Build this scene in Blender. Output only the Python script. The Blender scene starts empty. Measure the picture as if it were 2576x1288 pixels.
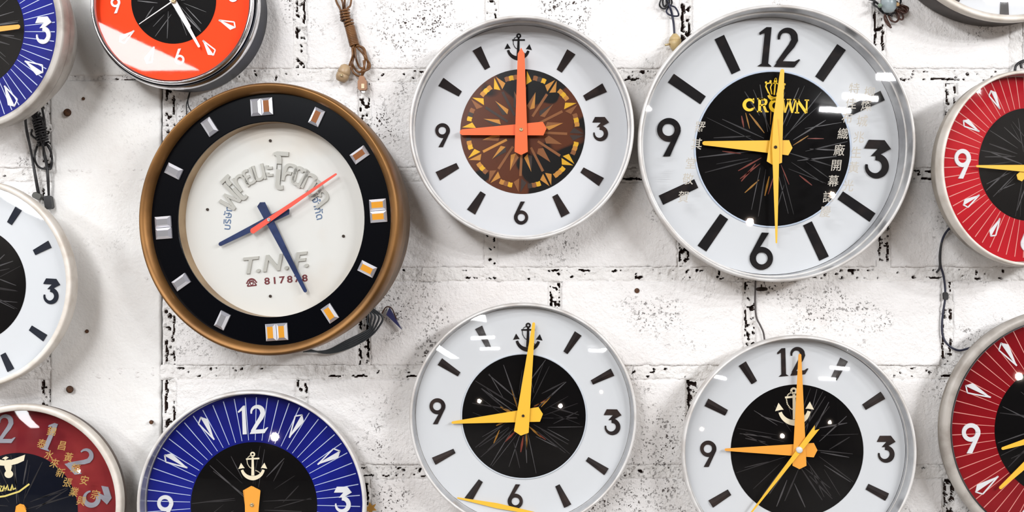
import bpy, math, random
import numpy as np
from mathutils import Vector, Matrix

# ------------------------------------------------------------------ camera, world, lights, exposure
S = 0.00078          # metres per photograph pixel on the wall plane
D = 2.2              # camera distance from the wall
W, HH = 2576, 1288
PI = math.pi
scene = bpy.context.scene
C = scene.collection

cam_d = bpy.data.cameras.new('camera')
cam = bpy.data.objects.new('camera', cam_d)
C.objects.link(cam)
cam.location = (0, -D, 0)
cam.rotation_euler = (PI / 2, 0, 0)
cam_d.sensor_width = 36.0
cam_d.lens = 36.0 * D / (W * S)
cam_d.clip_start = 0.05
scene.camera = cam

world = bpy.data.worlds.new('world')
scene.world = world
world.use_nodes = True
bg = world.node_tree.nodes['Background']
bg.inputs['Color'].default_value = (1.0, 0.975, 0.96, 1)
bg.inputs['Strength'].default_value = 1.1

def area(name, loc, rot, sx, sy, power, col):
    l = bpy.data.lights.new(name, 'AREA')
    l.shape = 'RECTANGLE'; l.size = sx; l.size_y = sy
    l.energy = power; l.color = col
    o = bpy.data.objects.new(name, l); C.objects.link(o)
    o.location = loc; o.rotation_euler = rot
    return o
CEIL = 1.60
# long roof light running away from the wall on the left, rows of ceiling tubes
area('roof_light', (-3.42, -3.9, CEIL - 0.02), (0, 0, 0), 0.5, 7.0, 430, (0.94, 0.97, 1.0))
for xx, kx in ((-1.2, 0.9), (3.1, 1.6)):
    for yy, pw in ((-1.1, 9), (-2.1, 20), (-3.2, 44), (-4.4, 62), (-5.6, 76)):
        area('ceiling_tube', (xx, yy, CEIL - 0.10), (1.0, 0, 0), 0.75, 0.09, pw * kx, (0.98, 0.985, 1.0))

# warm bulbs of the stalls behind the camera
for bx, by, bz, bw in ((0.9, -3.4, -0.5, 22), (-1.0, -3.6, -0.4, 22), (2.3, -4.0, -0.2, 22)):
    bl = bpy.data.lights.new('stall_bulb', 'POINT'); bl.energy = bw; bl.color = (1.0, 0.82, 0.70); bl.shadow_soft_size = 0.045
    bo = bpy.data.objects.new('stall_bulb', bl); C.objects.link(bo); bo.location = (bx, by, bz)

scene.cycles.max_bounces = 7
scene.cycles.diffuse_bounces = 3
scene.cycles.glossy_bounces = 3
scene.view_settings.view_transform = 'Standard'
scene.view_settings.look = 'None'
scene.view_settings.exposure = -0.71
scene.view_settings.gamma = 1.0
scene.view_settings.use_curve_mapping = False

# ------------------------------------------------------------------ helpers
rnd = random.Random(7)
def lin(c):
    return tuple(((v / 255) / 12.92 if v / 255 <= 0.04045 else ((v / 255 + 0.055) / 1.055) ** 2.4) for v in c)
def px(x, y, h=0.0):
    """point seen at photograph pixel x,y that stands h metres off the wall"""
    k = S * (D - h) / D
    return Vector(((x - W / 2) * k, -h, (HH / 2 - y) * k))

MATS = {}
def mat(name, col, rough=0.5, metal=0.0, spec=0.5, coat=0.0):
    if name in MATS: return MATS[name]
    m = bpy.data.materials.new(name); m.use_nodes = True
    b = m.node_tree.nodes['Principled BSDF']
    b.inputs['Base Color'].default_value = (*lin(col), 1)
    b.inputs['Roughness'].default_value = rough
    b.inputs['Metallic'].default_value = metal
    b.inputs['Specular IOR Level'].default_value = spec
    b.inputs['Coat Weight'].default_value = coat
    MATS[name] = m
    return m
def vary(m, col2, scale=8.0, lo=0.4, hi=0.7, detail=4.0, stretch=None, bump=0.0, bscale=None):
    """mix a second colour in through noise, and optional bump"""
    nt = m.node_tree; b = nt.nodes['Principled BSDF']
    tc = nt.nodes.new('ShaderNodeTexCoord')
    src = tc.outputs['Object']
    if stretch:
        mp = nt.nodes.new('ShaderNodeMapping'); mp.inputs['Scale'].default_value = stretch
        nt.links.new(src, mp.inputs['Vector']); src = mp.outputs['Vector']
    n = nt.nodes.new('ShaderNodeTexNoise'); n.inputs['Scale'].default_value = scale; n.inputs['Detail'].default_value = detail
    nt.links.new(src, n.inputs['Vector'])
    r = nt.nodes.new('ShaderNodeMapRange'); r.inputs['From Min'].default_value = lo; r.inputs['From Max'].default_value = hi
    nt.links.new(n.outputs['Fac'], r.inputs['Value'])
    mx = nt.nodes.new('ShaderNodeMix'); mx.data_type = 'RGBA'
    mx.inputs['A'].default_value = b.inputs['Base Color'].default_value[:]
    mx.inputs['B'].default_value = (*lin(col2), 1)
    nt.links.new(r.outputs['Result'], mx.inputs['Factor'])
    nt.links.new(mx.outputs['Result'], b.inputs['Base Color'])
    if bump:
        n2 = nt.nodes.new('ShaderNodeTexNoise'); n2.inputs['Scale'].default_value = bscale or scale * 8; n2.inputs['Detail'].default_value = 5
        nt.links.new(src, n2.inputs['Vector'])
        bp = nt.nodes.new('ShaderNodeBump'); bp.inputs['Strength'].default_value = bump; bp.inputs['Distance'].default_value = 0.003
        nt.links.new(n2.outputs['Fac'], bp.inputs['Height'])
        nt.links.new(bp.outputs['Normal'], b.inputs['Normal'])
    return m

def glass_mat(name, tint=(1, 1, 1), base=0.045, rough=0.02):
    if name in MATS: return MATS[name]
    m = bpy.data.materials.new(name); m.use_nodes = True
    nt = m.node_tree; nt.nodes.clear()
    out = nt.nodes.new('ShaderNodeOutputMaterial')
    tr = nt.nodes.new('ShaderNodeBsdfTransparent'); tr.inputs['Color'].default_value = (*tint, 1)
    gl = nt.nodes.new('ShaderNodeBsdfGlossy'); gl.inputs['Roughness'].default_value = rough
    lw = nt.nodes.new('ShaderNodeLayerWeight'); lw.inputs['Blend'].default_value = 0.5
    pw = nt.nodes.new('ShaderNodeMath'); pw.operation = 'POWER'; pw.inputs[1].default_value = 5
    nt.links.new(lw.outputs['Facing'], pw.inputs[0])
    ma = nt.nodes.new('ShaderNodeMath'); ma.operation = 'MULTIPLY_ADD'
    ma.inputs[1].default_value = 0.95 - base; ma.inputs[2].default_value = base
    nt.links.new(pw.outputs[0], ma.inputs[0])
    mx = nt.nodes.new('ShaderNodeMixShader')
    nt.links.new(ma.outputs[0], mx.inputs['Fac'])
    nt.links.new(tr.outputs[0], mx.inputs[1]); nt.links.new(gl.outputs[0], mx.inputs[2])
    nt.links.new(mx.outputs[0], out.inputs['Surface'])
    MATS[name] = m
    return m

class MB:
    """collects shapes; build() links them as one mesh object"""
    def __init__(self):
        self.v = []; self.f = []; self.m = []; self.s = []
    def add(self, verts, faces, mi=0, smooth=False):
        o = len(self.v)
        self.v += [tuple(p) for p in verts]
        for f in faces:
            self.f.append(tuple(i + o for i in f)); self.m.append(mi); self.s.append(smooth)
    def prism(self, pts, z0, z1, mi=0):
        n = len(pts)
        a = 0.0
        for i in range(n):
            x0, y0 = pts[i]; x1, y1 = pts[(i + 1) % n]; a += x0 * y1 - x1 * y0
        if a < 0: pts = pts[::-1]
        v = [(x, y, z0) for x, y in pts] + [(x, y, z1) for x, y in pts]
        f = [tuple(range(n, 2 * n))] + [(i, (i + 1) % n, n + (i + 1) % n, n + i) for i in range(n)]
        self.add(v, f, mi)
    def stroke(self, pts, z0, z1, mi=0):
        """pts: (x, y, width)"""
        n = len(pts); L = []; R = []
        for i in range(n):
            a = pts[max(0, i - 1)]; b = pts[min(n - 1, i + 1)]
            dx, dy = b[0] - a[0], b[1] - a[1]; l = math.hypot(dx, dy) or 1
            nx, ny = -dy / l, dx / l; w = pts[i][2] / 2
            L.append((pts[i][0] + nx * w, pts[i][1] + ny * w)); R.append((pts[i][0] - nx * w, pts[i][1] - ny * w))
        v = [(x, y, z1) for x, y in L] + [(x, y, z1) for x, y in R] + [(x, y, z0) for x, y in L] + [(x, y, z0) for x, y in R]
        f = []
        for i in range(n - 1):
            f.append((i, n + i, n + i + 1, i + 1))
            f.append((2 * n + i, i, i + 1, 2 * n + i + 1))
            f.append((n + i, 3 * n + i, 3 * n + i + 1, n + i + 1))
        f.append((0, 2 * n, 3 * n, n)); f.append((n - 1, 2 * n - 1, 4 * n - 1, 3 * n - 1))
        self.add(v, f, mi)
    def lathe(self, prof, n=96, mi=0, smooth=True, closed=False):
        v = []; rings = []
        for r, z in prof:
            if abs(r) < 1e-9:
                rings.append([len(v)]); v.append((0, 0, z))
            else:
                rings.append(list(range(len(v), len(v) + n)))
                v += [(r * math.cos(2 * PI * i / n), r * math.sin(2 * PI * i / n), z) for i in range(n)]
        f = []
        seq = list(zip(rings[:-1], rings[1:]))
        if closed: seq.append((rings[-1], rings[0]))
        for a, b in seq:
            for i in range(n):
                j = (i + 1) % n
                if len(a) == 1 and len(b) == 1: continue
                if len(a) == 1: f.append((a[0], b[j], b[i]))
                elif len(b) == 1: f.append((a[i], a[j], b[0]))
                else: f.append((a[i], a[j], b[j], b[i]))
        self.add(v, f, mi, smooth)
    def tube(self, pts, r, n=8, mi=0, sub=6):
        p = [Vector(q) for q in pts]
        if sub > 1 and len(p) > 2:
            q = [p[0] * 2 - p[1]] + p + [p[-1] * 2 - p[-2]]; o = []
            for i in range(1, len(q) - 2):
                for k in range(sub):
                    t = k / sub; a, b, c, d = q[i - 1], q[i], q[i + 1], q[i + 2]
                    o.append(0.5 * (2 * b + (c - a) * t + (2 * a - 5 * b + 4 * c - d) * t * t + (3 * b - a - 3 * c + d) * t ** 3))
            o.append(p[-1]); p = o
        N = len(p); v = []; f = []
        up = Vector((0.13, 0.9, 0.27)).normalized()
        for i in range(N):
            t = (p[min(N - 1, i + 1)] - p[max(0, i - 1)])
            t = t.normalized() if t.length > 1e-9 else Vector((0, 0, 1))
            a = up - t * up.dot(t)
            a = a.normalized() if a.length > 1e-4 else t.orthogonal().normalized()
            up = a; b = t.cross(a)
            for k in range(n):
                an = 2 * PI * k / n
                v.append(p[i] + (a * math.cos(an) + b * math.sin(an)) * r)
        for i in range(N - 1):
            for k in range(n):
                j = (k + 1) % n
                f.append((i * n + k, i * n + j, (i + 1) * n + j, (i + 1) * n + k))
        f.append(tuple(range(n))[::-1]); f.append(tuple(range((N - 1) * n, N * n)))
        self.add(v, f, mi, True)
    def build(self, name, mats, parent=None):
        me = bpy.data.meshes.new(name)
        me.from_pydata(self.v, [], self.f)
        if not isinstance(mats, (list, tuple)): mats = [mats]
        for m in mats: me.materials.append(m)
        me.polygons.foreach_set('material_index', self.m)
        me.polygons.foreach_set('use_smooth', self.s)
        me.update()
        o = bpy.data.objects.new(name, me); C.objects.link(o)
        if parent: o.parent = parent
        return o

def tag(o, label=None, cat=None, group=None, kind=None):
    if label: o['label'] = label
    if cat: o['category'] = cat
    if group: o['group'] = group
    if kind: o['kind'] = kind
    return o
def empty(name, loc=(0, 0, 0)):
    o = bpy.data.objects.new(name, None); o.empty_display_size = 0.05
    C.objects.link(o); o.location = loc
    return o

def vnoise(x, y, seed=0):
    """smooth value noise on arrays"""
    xi = np.floor(x).astype(np.int64); yi = np.floor(y).astype(np.int64)
    fx = x - xi; fy = y - yi
    fx = fx * fx * (3 - 2 * fx); fy = fy * fy * (3 - 2 * fy)
    def h(a, b):
        n = (a * 374761393 + b * 668265263 + seed * 1274126177) & 0x7fffffff
        n = ((n ^ (n >> 13)) * 1274126177) & 0x7fffffff
        return ((n ^ (n >> 16)) & 0xffff) / 65535.0
    return (h(xi, yi) * (1 - fx) + h(xi + 1, yi) * fx) * (1 - fy) + (h(xi, yi + 1) * (1 - fx) + h(xi + 1, yi + 1) * fx) * fy
def fbm(x, y, seed=0, oct=3):
    r = 0; a = 0.5; t = 0
    for o in range(oct):
        r = r + a * vnoise(x * 2 ** o, y * 2 ** o, seed + o * 17); t += a; a *= 0.5
    return r / t

# ------------------------------------------------------------------ the wall: painted blocks in lumpy mortar
def wall_material(name, base, stain, speck_amt, bump, warm=True):
    m = mat(name, base, 0.75, spec=0.25)
    nt = m.node_tree; b = nt.nodes['Principled BSDF']; N = nt.nodes.new; Lk = nt.links.new
    tc = N('ShaderNodeTexCoord'); P = tc.outputs['Object']
    def noise(scale, detail=3, rough=0.5, off=0):
        mp = N('ShaderNodeMapping'); mp.inputs['Location'].default_value = (off, off * 0.7, off * 1.3); Lk(P, mp.inputs['Vector'])
        n = N('ShaderNodeTexNoise'); n.inputs['Scale'].default_value = scale; n.inputs['Detail'].default_value = detail; n.inputs['Roughness'].default_value = rough
        Lk(mp.outputs['Vector'], n.inputs['Vector']); return n.outputs['Fac']
    def mr(v, a, c, d=0.0, e=1.0):
        r = N('ShaderNodeMapRange'); r.inputs['From Min'].default_value = a; r.inputs['From Max'].default_value = c
        r.inputs['To Min'].default_value = d; r.inputs['To Max'].default_value = e; Lk(v, r.inputs['Value']); return r.outputs['Result']
    def mul(a, c):
        k = N('ShaderNodeMath'); k.operation = 'MULTIPLY'; Lk(a, k.inputs[0])
        if isinstance(c, float): k.inputs[1].default_value = c
        else: Lk(c, k.inputs[1])
        return k.outputs[0]
    def mix(f, A, B):
        x = N('ShaderNodeMix'); x.data_type = 'RGBA'; Lk(f, x.inputs['Factor'])
        for s, q in (('A', A), ('B', B)):
            if isinstance(q, tuple): x.inputs[s].default_value = (*q, 1)
            else: Lk(q, x.inputs[s])
        return x.outputs['Result']
    # faint grime and paint patches
    c1 = mix(mr(noise(3.5, 4, 0.6), 0.50, 0.75, 0, 0.5), lin(base), lin(stain))
    c2 = mix(mr(noise(11, 4, 0.6, 3), 0.56, 0.75, 0, 0.35), c1, lin((206, 200, 196)))
    # pits: small dark holes gathered into patches
    pat = mr(noise(5.5, 5, 0.65, 9), 0.525, 0.64)
    vo = N('ShaderNodeTexVoronoi'); vo.inputs['Scale'].default_value = 210
    wp = N('ShaderNodeTexNoise'); wp.inputs['Scale'].default_value = 180; wp.inputs['Detail'].default_value = 4; Lk(P, wp.inputs['Vector'])
    va = N('ShaderNodeVectorMath'); va.operation = 'MULTIPLY_ADD'; Lk(wp.outputs['Color'], va.inputs[0]); va.inputs[1].default_value = (0.014, 0.014, 0.014); Lk(P, va.inputs[2])
    Lk(va.outputs['Vector'], vo.inputs['Vector'])
    sep = N('ShaderNodeSeparateColor'); Lk(vo.outputs['Color'], sep.inputs['Color'])
    pick = mr(sep.outputs['Red'], 0.52, 0.56)
    dot = mr(vo.outputs['Distance'], 0.42, 0.26)
    pit0 = mul(mul(mul(dot, pick), pat), speck_amt)
    vo3 = N('ShaderNodeTexVoronoi'); vo3.inputs['Scale'].default_value = 95; Lk(va.outputs['Vector'], vo3.inputs['Vector'])
    sp3 = N('ShaderNodeSeparateColor'); Lk(vo3.outputs['Color'], sp3.inputs['Color'])
    big = mul(mul(mul(mr(vo3.outputs['Distance'], 0.30, 0.20), mr(sp3.outputs['Blue'], 0.70, 0.73)), pat), speck_amt)
    pm = N('ShaderNodeMath'); pm.operation = 'MAXIMUM'; Lk(pit0, pm.inputs[0]); Lk(big, pm.inputs[1]); pit = pm.outputs[0]
    # a few bigger chips anywhere
    vo2 = N('ShaderNodeTexVoronoi'); vo2.inputs['Scale'].default_value = 42; Lk(va.outputs['Vector'], vo2.inputs['Vector'])
    sp2 = N('ShaderNodeSeparateColor'); Lk(vo2.outputs['Color'], sp2.inputs['Color'])
    chip = mul(mul(mr(vo2.outputs['Distance'], 0.13, 0.06), mr(sp2.outputs['Green'], 0.95, 0.96)), 0.8)
    mxx = N('ShaderNodeMath'); mxx.operation = 'MAXIMUM'; Lk(pit, mxx.inputs[0]); Lk(chip, mxx.inputs[1])
    c3 = mix(mxx.outputs[0], c2, lin((58, 44, 40)))
    Lk(c3, b.inputs['Base Color'])
    # relief
    h1 = noise(150, 4, 0.6, 5); h2 = noise(38, 3, 0.5, 2)
    add = N('ShaderNodeMath'); add.operation = 'MULTIPLY_ADD'; Lk(h2, add.inputs[0]); add.inputs[1].default_value = 1.3; Lk(h1, add.inputs[2])
    sub = N('ShaderNodeMath'); sub.operation = 'SUBTRACT'; Lk(add.outputs[0], sub.inputs[0]); Lk(mxx.outputs[0], sub.inputs[1])
    bp = N('ShaderNodeBump'); bp.inputs['Strength'].default_value = bump; bp.inputs['Distance'].default_value = 0.004
    Lk(sub.outputs[0], bp.inputs['Height']); Lk(bp.outputs['Normal'], b.inputs['Normal'])
    return m
M_BLOCK = wall_material('white_painted_block', (240, 238, 237), (228, 221, 218), 1.0, 0.75)
M_PLAST = wall_material('white_painted_plaster', (238, 237, 235), (222, 217, 211), 0.18, 0.40)
M_MORT = wall_material('white_painted_mortar', (238, 236, 234), (212, 206, 203), 0.6, 1.0)
M_VOID = mat('bare_dark_cavity', (52, 40, 36), 0.9, spec=0.1)

ROWS = [-312, -62, 190, 440, 690, 937, 1187, 1436, 1686]
# vertical joints of each course: (x, openness)
VJ = [[(-160, .3), (118, .4), (427, .6), (915, .5), (1400, .4), (1890, .4), (2390, .4)],
      [(-385, .3), (118, .4), (427, .6), (755, .8), (1237, .5), (1726, 1.0), (2212, .8), (2556, .1)],
      [(-160, .3), (118, .4), (427, .9), (917, .8), (1400, .4), (1892, .4), (2392, .8)],
      [(-385, .3), (118, .4), (427, .7), (740, .4), (1234, .4), (1721, .9), (2224, .9)],
      [(-160, .3), (118, .4), (427, .9), (915, .9), (1396, 1.0), (1886, 1.0), (2382, .9)],
      [(-385, .3), (118, .7), (427, .8), (759, .7), (1240, .4), (1743, .9), (2228, .4)],
      [(-160, .3), (118, .4), (427, .6), (915, .5), (1396, .4), (1886, .4), (2388, 1.0)],
      [(-385, .3), (118, .4), (427, .6), (755, .5), (1240, .4), (1740, .4), (2228, .4)]]
XL, XR = -760, 3336
for r_ in VJ:                       # the bond carries on past both ends of the photograph
    r_.insert(0, (XL, .2))
    while r_[-1][0] < XR - 300: r_.append((r_[-1][0] + 495, .2))
    r_[-1] = (XR, .2)
JW = 11   # half joint width in pixels

mort = MB()
def strip(p0, p1, half, openness, seed):
    """lumpy mortar between two wall points; deep bare cavities where it has fallen out"""
    a = Vector(p0); b = Vector(p1); L = (b - a).length
    mx, mz = (a.x + b.x) / 2, (a.z + b.z) / 2
    near = abs(mx) < 1.03 + L / 2 * (abs(b.x - a.x) > 0.01) and abs(mz) < 0.62
    nu = max(8, int(L / (0.0015 if near else 0.004))); nv = 21 if near else 9
    U, Vv = np.meshgrid(np.linspace(0, 1, nu), np.linspace(-1, 1, nv), indexing='ij')
    d = (b - a).normalized(); n = Vector((-d.z, 0, d.x))
    X = a.x + d.x * U * L + n.x * Vv * half; Z = a.z + d.z * U * L + n.z * Vv * half
    lump = fbm(X * 95, Z * 95, seed, 3)
    y = -0.0012 + 0.0060 * (lump - 0.35) + 0.0046 * openness * (1 - np.abs(Vv) ** 3)
    # fine cracks wandering along either edge of the joint, open only in places
    wx = X + 0.006 * (fbm(X * 150, Z * 150, seed + 4, 2) - 0.5); wz = Z + 0.006 * (fbm(X * 150 + 31, Z * 150, seed + 6, 2) - 0.5)
    dist = np.abs(np.abs(Vv) * half - (JW - 1.5) * S + 0.0065 * (fbm(X * 130, Z * 130, seed + 2, 3) - 0.5))
    sd = np.sign(Vv) * 3.1
    gate = fbm(wx * 34 + sd, wz * 34 + sd, seed + 5, 3) - (0.74 - 0.28 * openness)
    crack = dist < np.clip(gate * 0.016, 0, 0.0017)
    patch = fbm(wx * 12, wz * 12, seed + 21, 2)
    hole = fbm(wx * 140, wz * 140, seed + 9, 3) + 0.30 * (patch - 0.5) > 0.83 - 0.17 * openness
    hole &= np.abs(Vv) < 0.7
    deep = crack | hole
    y = y + 0.012 * np.clip(np.abs(Vv) - 0.60 - 0.28 * fbm(X * 70, Z * 70, seed + 40, 3), 0, 1)   # feathers out under the block faces
    y = np.where(deep, y + 0.013, y)
    v = np.stack([X, y, Z], -1).reshape(-1, 3)
    idx = np.arange(nu * nv).reshape(nu, nv)
    q = np.stack([idx[:-1, :-1], idx[1:, :-1], idx[1:, 1:], idx[:-1, 1:]], -1).reshape(-1, 4)
    if d.x > 0.5: q = q[:, ::1]
    dq = deep.reshape(-1)[q].sum(1) >= 2
    mort.add(v.tolist(), q.tolist(), 0, True)
    base = len(mort.m) - len(q)
    for i in np.nonzero(dq)[0]: mort.m[base + int(i)] = 1

for ri, y in enumerate(ROWS):
    # horizontal bed joints, in lengths of differing openness
    x = XL; k = 0
    while x < XR:
        l = rnd.uniform(170, 330); op = rnd.choice([0.05, 0.15, 0.3, 0.42, 0.55])
        if y == 190 and x > 1500: op = 0.45
        if x < 410: op = 0.12
        strip(px(x, y), px(min(XR, x + l) + 1, y), (JW + 8) * S, op, 100 + ri * 31)
        x += l; k += 1
for ri in range(len(ROWS) - 1):
    for xj, op in VJ[ri]:
        if XL < xj < XR:
            strip(px(xj, ROWS[ri + 1] - JW), px(xj, ROWS[ri] + JW), (JW + 8) * S, op, 400 + ri * 13 + int(xj) % 97)
# dark core behind the joints
mort.add([(-1.6, 0.03, -0.82), (1.6, 0.03, -0.82), (1.6, 0.03, 0.75), (-1.6, 0.03, 0.75)], [(0, 1, 2, 3)], 1)
wall = mort.build('wall_back', [M_MORT, M_VOID])
wall['kind'] = 'structure'

def block(x0, y0, x1, y1, name, m, seed, rough_edge=1.0, proud=0.0):
    """one block: uneven face, rounded and chipped arrises, real sides"""
    a = px(x0, y1); b = px(x1, y0)
    nx = max(6, int((b.x - a.x) / 0.0042)); nz = max(6, int((b.z - a.z) / 0.0042))
    X, Z = np.meshgrid(np.linspace(a.x, b.x, nx), np.linspace(a.z, b.z, nz), indexing='ij')
    ex = np.minimum(X - a.x, b.x - X); ez = np.minimum(Z - a.z, b.z - Z)
    ed = np.minimum(ex, ez)
    rnd_x = (fbm(X * 60, Z * 60, seed, 3) - 0.5); rnd_z = (fbm(X * 60 + 40, Z * 60, seed + 3, 3) - 0.5)
    fall = np.exp(-ed / 0.006)
    X2 = X + rnd_x * 0.0050 * fall * rough_edge; Z2 = Z + rnd_z * 0.0050 * fall * rough_edge
    Y = -proud - 0.0022 * (fbm(X * 9, Z * 9, seed + 8, 3) - 0.5) + 0.0026 * np.exp(-ed / 0.0024)
    chip = (fbm(X * 75, Z * 75, seed + 30, 2) > 0.70) & (ed < 0.007)
    Y = np.where(chip, Y + 0.004, Y)
    Y[0, :] = Y[-1, :] = 0.022; Y[:, 0] = Y[:, -1] = 0.022
    X2[0, :], X2[-1, :], Z2[:, 0], Z2[:, -1] = X2[1, :], X2[-2, :], Z2[:, 1], Z2[:, -2]
    Z2[0, :], Z2[-1, :], X2[:, 0], X2[:, -1] = Z2[1, :], Z2[-2, :], X2[:, 1], X2[:, -2]
    v = np.stack([X2, Y, Z2], -1).reshape(-1, 3)
    idx = np.arange(nx * nz).reshape(nx, nz)
    q = np.stack([idx[:-1, :-1], idx[1:, :-1], idx[1:, 1:], idx[:-1, 1:]], -1).reshape(-1, 4)
    mb = MB(); mb.add(v.tolist(), q.tolist(), 0, True)
    return mb.build(name, m, wall)

for ri in range(len(ROWS) - 1):
    xs = [j[0] for j in VJ[ri]]
    for i in range(len(xs) - 1):
        x0, x1 = xs[i], xs[i + 1]
        if 110 < x0 < 430: 
            if x0 < 400: continue          # the plastered pier stands here
        block(x0 + JW, ROWS[ri] + JW + 1, x1 - JW, ROWS[ri + 1] - JW - 1, 'block', M_BLOCK, 11 + ri * 50 + i * 7, 1.0, rnd.uniform(-0.001, 0.0012))
# plastered pier left of the blockwork, in two lifts
tag(block(122, -312, 409, 196, 'plaster_panel', M_PLAST, 901, 0.6, 0.0015), 'smooth plastered pier panel')
tag(block(122, 197, 409, 1686, 'plaster_panel', M_PLAST, 931, 0.6, 0.001), 'smooth plastered pier panel')

# unseen dark shop shell added to dim the glass reflections, sides open for fill
M_DARK = vary(mat('dark_shop_wall', (74, 62, 54), 0.7), (40, 34, 32), 1.5)
M_FLOOR = vary(mat('concrete_floor', (92, 87, 82), 0.6), (74, 69, 64), 2.0)
M_CEIL = vary(mat('ceiling_boards', (104, 100, 96), 0.8), (84, 80, 76), 3.0)
def slab_struct(name, x0, x1, y0, y1, z0, z1, m):
    mb = MB(); v = [(x, y, z) for z in (z0, z1) for y in (y0, y1) for x in (x0, x1)]
    mb.add(v, [(0, 2, 3, 1), (4, 5, 7, 6), (0, 1, 5, 4), (2, 6, 7, 3), (0, 4, 6, 2), (1, 3, 7, 5)])
    o = mb.build(name, m); o['kind'] = 'structure'
slab_struct('floor', -4.4, 4.4, -7.5, 0.09, -1.6, -1.5, M_FLOOR)
slab_struct('ceiling', -4.4, 4.4, -7.5, 0.09, CEIL, CEIL + 0.1, M_CEIL)
slab_struct('unseen_wall_far', -4.4, 4.4, -7.6, -7.5, -1.5, CEIL, M_DARK)
slab_struct('wall_upper', -4.4, 4.4, 0.0, 0.09, 0.748, CEIL, M_PLAST)
slab_struct('wall_lower', -4.4, 4.4, 0.0, 0.09, -1.5, -0.815, M_PLAST)
slab_struct('wall_beyond_left', -4.4, px(XL, 0).x, 0.0, 0.09, -0.815, 0.748, M_PLAST)
slab_struct('wall_beyond_right', px(XR, 0).x, 4.4, 0.0, 0.09, -0.815, 0.748, M_PLAST)
M_SIDE = vary(mat('unseen_side_wall', (120, 112, 104), 0.8), (98, 90, 82), 1.2)  # side walls added to block haze in the angled clock glasses
slab_struct('unseen_wall_left', -4.4, -4.3, -7.5, -2.4, -1.5, CEIL, M_SIDE)
slab_struct('unseen_wall_right', 4.3, 4.4, -7.5, -2.4, -1.5, CEIL, M_SIDE)

# ------------------------------------------------------------------ materials of the clocks
def metal(name, col, rough=0.35, col2=None, scale=20, stretch=None, bump=0.0):
    m = mat(name, col, rough, 1.0)
    if col2: vary(m, col2, scale, 0.42, 0.68, 5, stretch, bump, 300)
    if 'brass' in name: m.node_tree.nodes['Principled BSDF'].inputs['Metallic'].default_value = 0.65
    if 'alumin' in name: m.node_tree.nodes['Principled BSDF'].inputs['Metallic'].default_value = 0.45 if 'polished' in name else 0.12   # metalness cut so rims stay bright facing the dark room
    return m
ALU = metal('brushed_aluminium', (222, 220, 218), 0.42, (198, 192, 187), 26)
ALU_GREY = metal('grey_aluminium', (178, 172, 165), 0.45, (146, 138, 130), 26)
ALU_IN = metal('polished_aluminium', (206, 206, 207), 0.26, (160, 160, 163), 14)
ALU_DULL = metal('dull_cream_aluminium', (224, 217, 208), 0.5, (204, 194, 182), 30)
CHROME = metal('chrome', (225, 225, 228), 0.10)
STEEL_D = metal('dark_steel', (70, 62, 58), 0.45, (40, 32, 28), 30)
BRASS = metal('aged_brass', (138, 98, 54), 0.42, (104, 72, 38), 9)
BRASS_D = metal('dull_brass', (122, 92, 58), 0.45, (86, 62, 38), 12)
PAN_GREY = vary(mat('grey_painted_pan', (168, 160, 150), 0.55), (124, 116, 106), 14)
PAN_CREAM = vary(mat('cream_painted_pan', (206, 196, 182), 0.5), (178, 166, 150), 14)
PAN_BROWN = vary(mat('brown_painted_pan', (84, 60, 42), 0.5), (54, 38, 28), 18)
PAN_BLACK = vary(mat('black_blue_painted_pan', (20, 22, 30), 0.4, spec=0.25), (40, 48, 70), 6, 0.5, 0.7)
WHITE = mat('white_acrylic_dial', (214, 216, 219), 0.5, spec=0.15)
WHITE_B = vary(mat('aged_white_dial', (212, 212, 208), 0.5, spec=0.15), (202, 192, 178), 5, 0.55, 0.8)
INK = vary(mat('black_brown_marker', (38, 32, 32), 0.55, spec=0.08), (58, 46, 42), 30, 0.45, 0.7)
INK_B = vary(mat('black_marker', (24, 22, 24), 0.55, spec=0.08), (48, 40, 38), 26, 0.5, 0.75)
PLATE = mat('black_centre_plate', (8, 7, 8), 0.45, spec=0.05)
PLATE_N = mat('navy_centre_plate', (12, 16, 28), 0.45, spec=0.05)
GOLD = mat('yellow_hand', (252, 194, 58), 0.38)
GOLD2 = mat('amber_hand', (246, 166, 60), 0.38)
ORANGE = mat('orange_hand', (250, 104, 46), 0.40)
WHITE_H = mat('white_hand', (236, 236, 236), 0.35)
NAVY = vary(mat('navy_hand', (26, 40, 78), 0.45, spec=0.2), (38, 55, 98), 60)
SIGNAL = mat('red_second_hand', (232, 78, 58), 0.4)
RED1 = vary(mat('red_dial', (190, 22, 36), 0.55, spec=0.08), (166, 12, 28), 5)
RED2 = vary(mat('deep_red_dial', (140, 10, 22), 0.55, spec=0.08), (112, 6, 16), 5)
RED3 = vary(mat('faded_red_dial', (146, 50, 50), 0.55, spec=0.08), (112, 28, 36), 7)
BLUE = vary(mat('blue_dial', (20, 30, 132), 0.55, spec=0.08), (14, 20, 104), 6)
VERM = mat('vermilion_dial', (246, 72, 30), 0.55, spec=0.08)
CREAM = mat('cream_print', (238, 226, 196), 0.4)
PALE = mat('pale_numeral', (226, 226, 228), 0.35)
PALE_B = mat('pale_blue_print', (196, 206, 232), 0.4)
PALE_R = mat('pale_pink_print', (226, 150, 140), 0.4)
FADED = mat('faded_grey_numeral', (150, 150, 160), 0.4)
GILT = mat('gilt_print', (250, 206, 32), 0.4)
TEXTS = mat('silver_paint_characters', (188, 182, 172), 0.6, spec=0.1)
TEXTG = mat('gilt_paint_characters', (176, 142, 82), 0.6, spec=0.1)
MAROON = mat('maroon_print', (104, 34, 40), 0.4)
BLUEINK = mat('blue_grey_print', (84, 108, 140), 0.5)
GHOST = mat('clear_relief_letter', (178, 177, 170), 0.25, spec=0.6)
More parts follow.
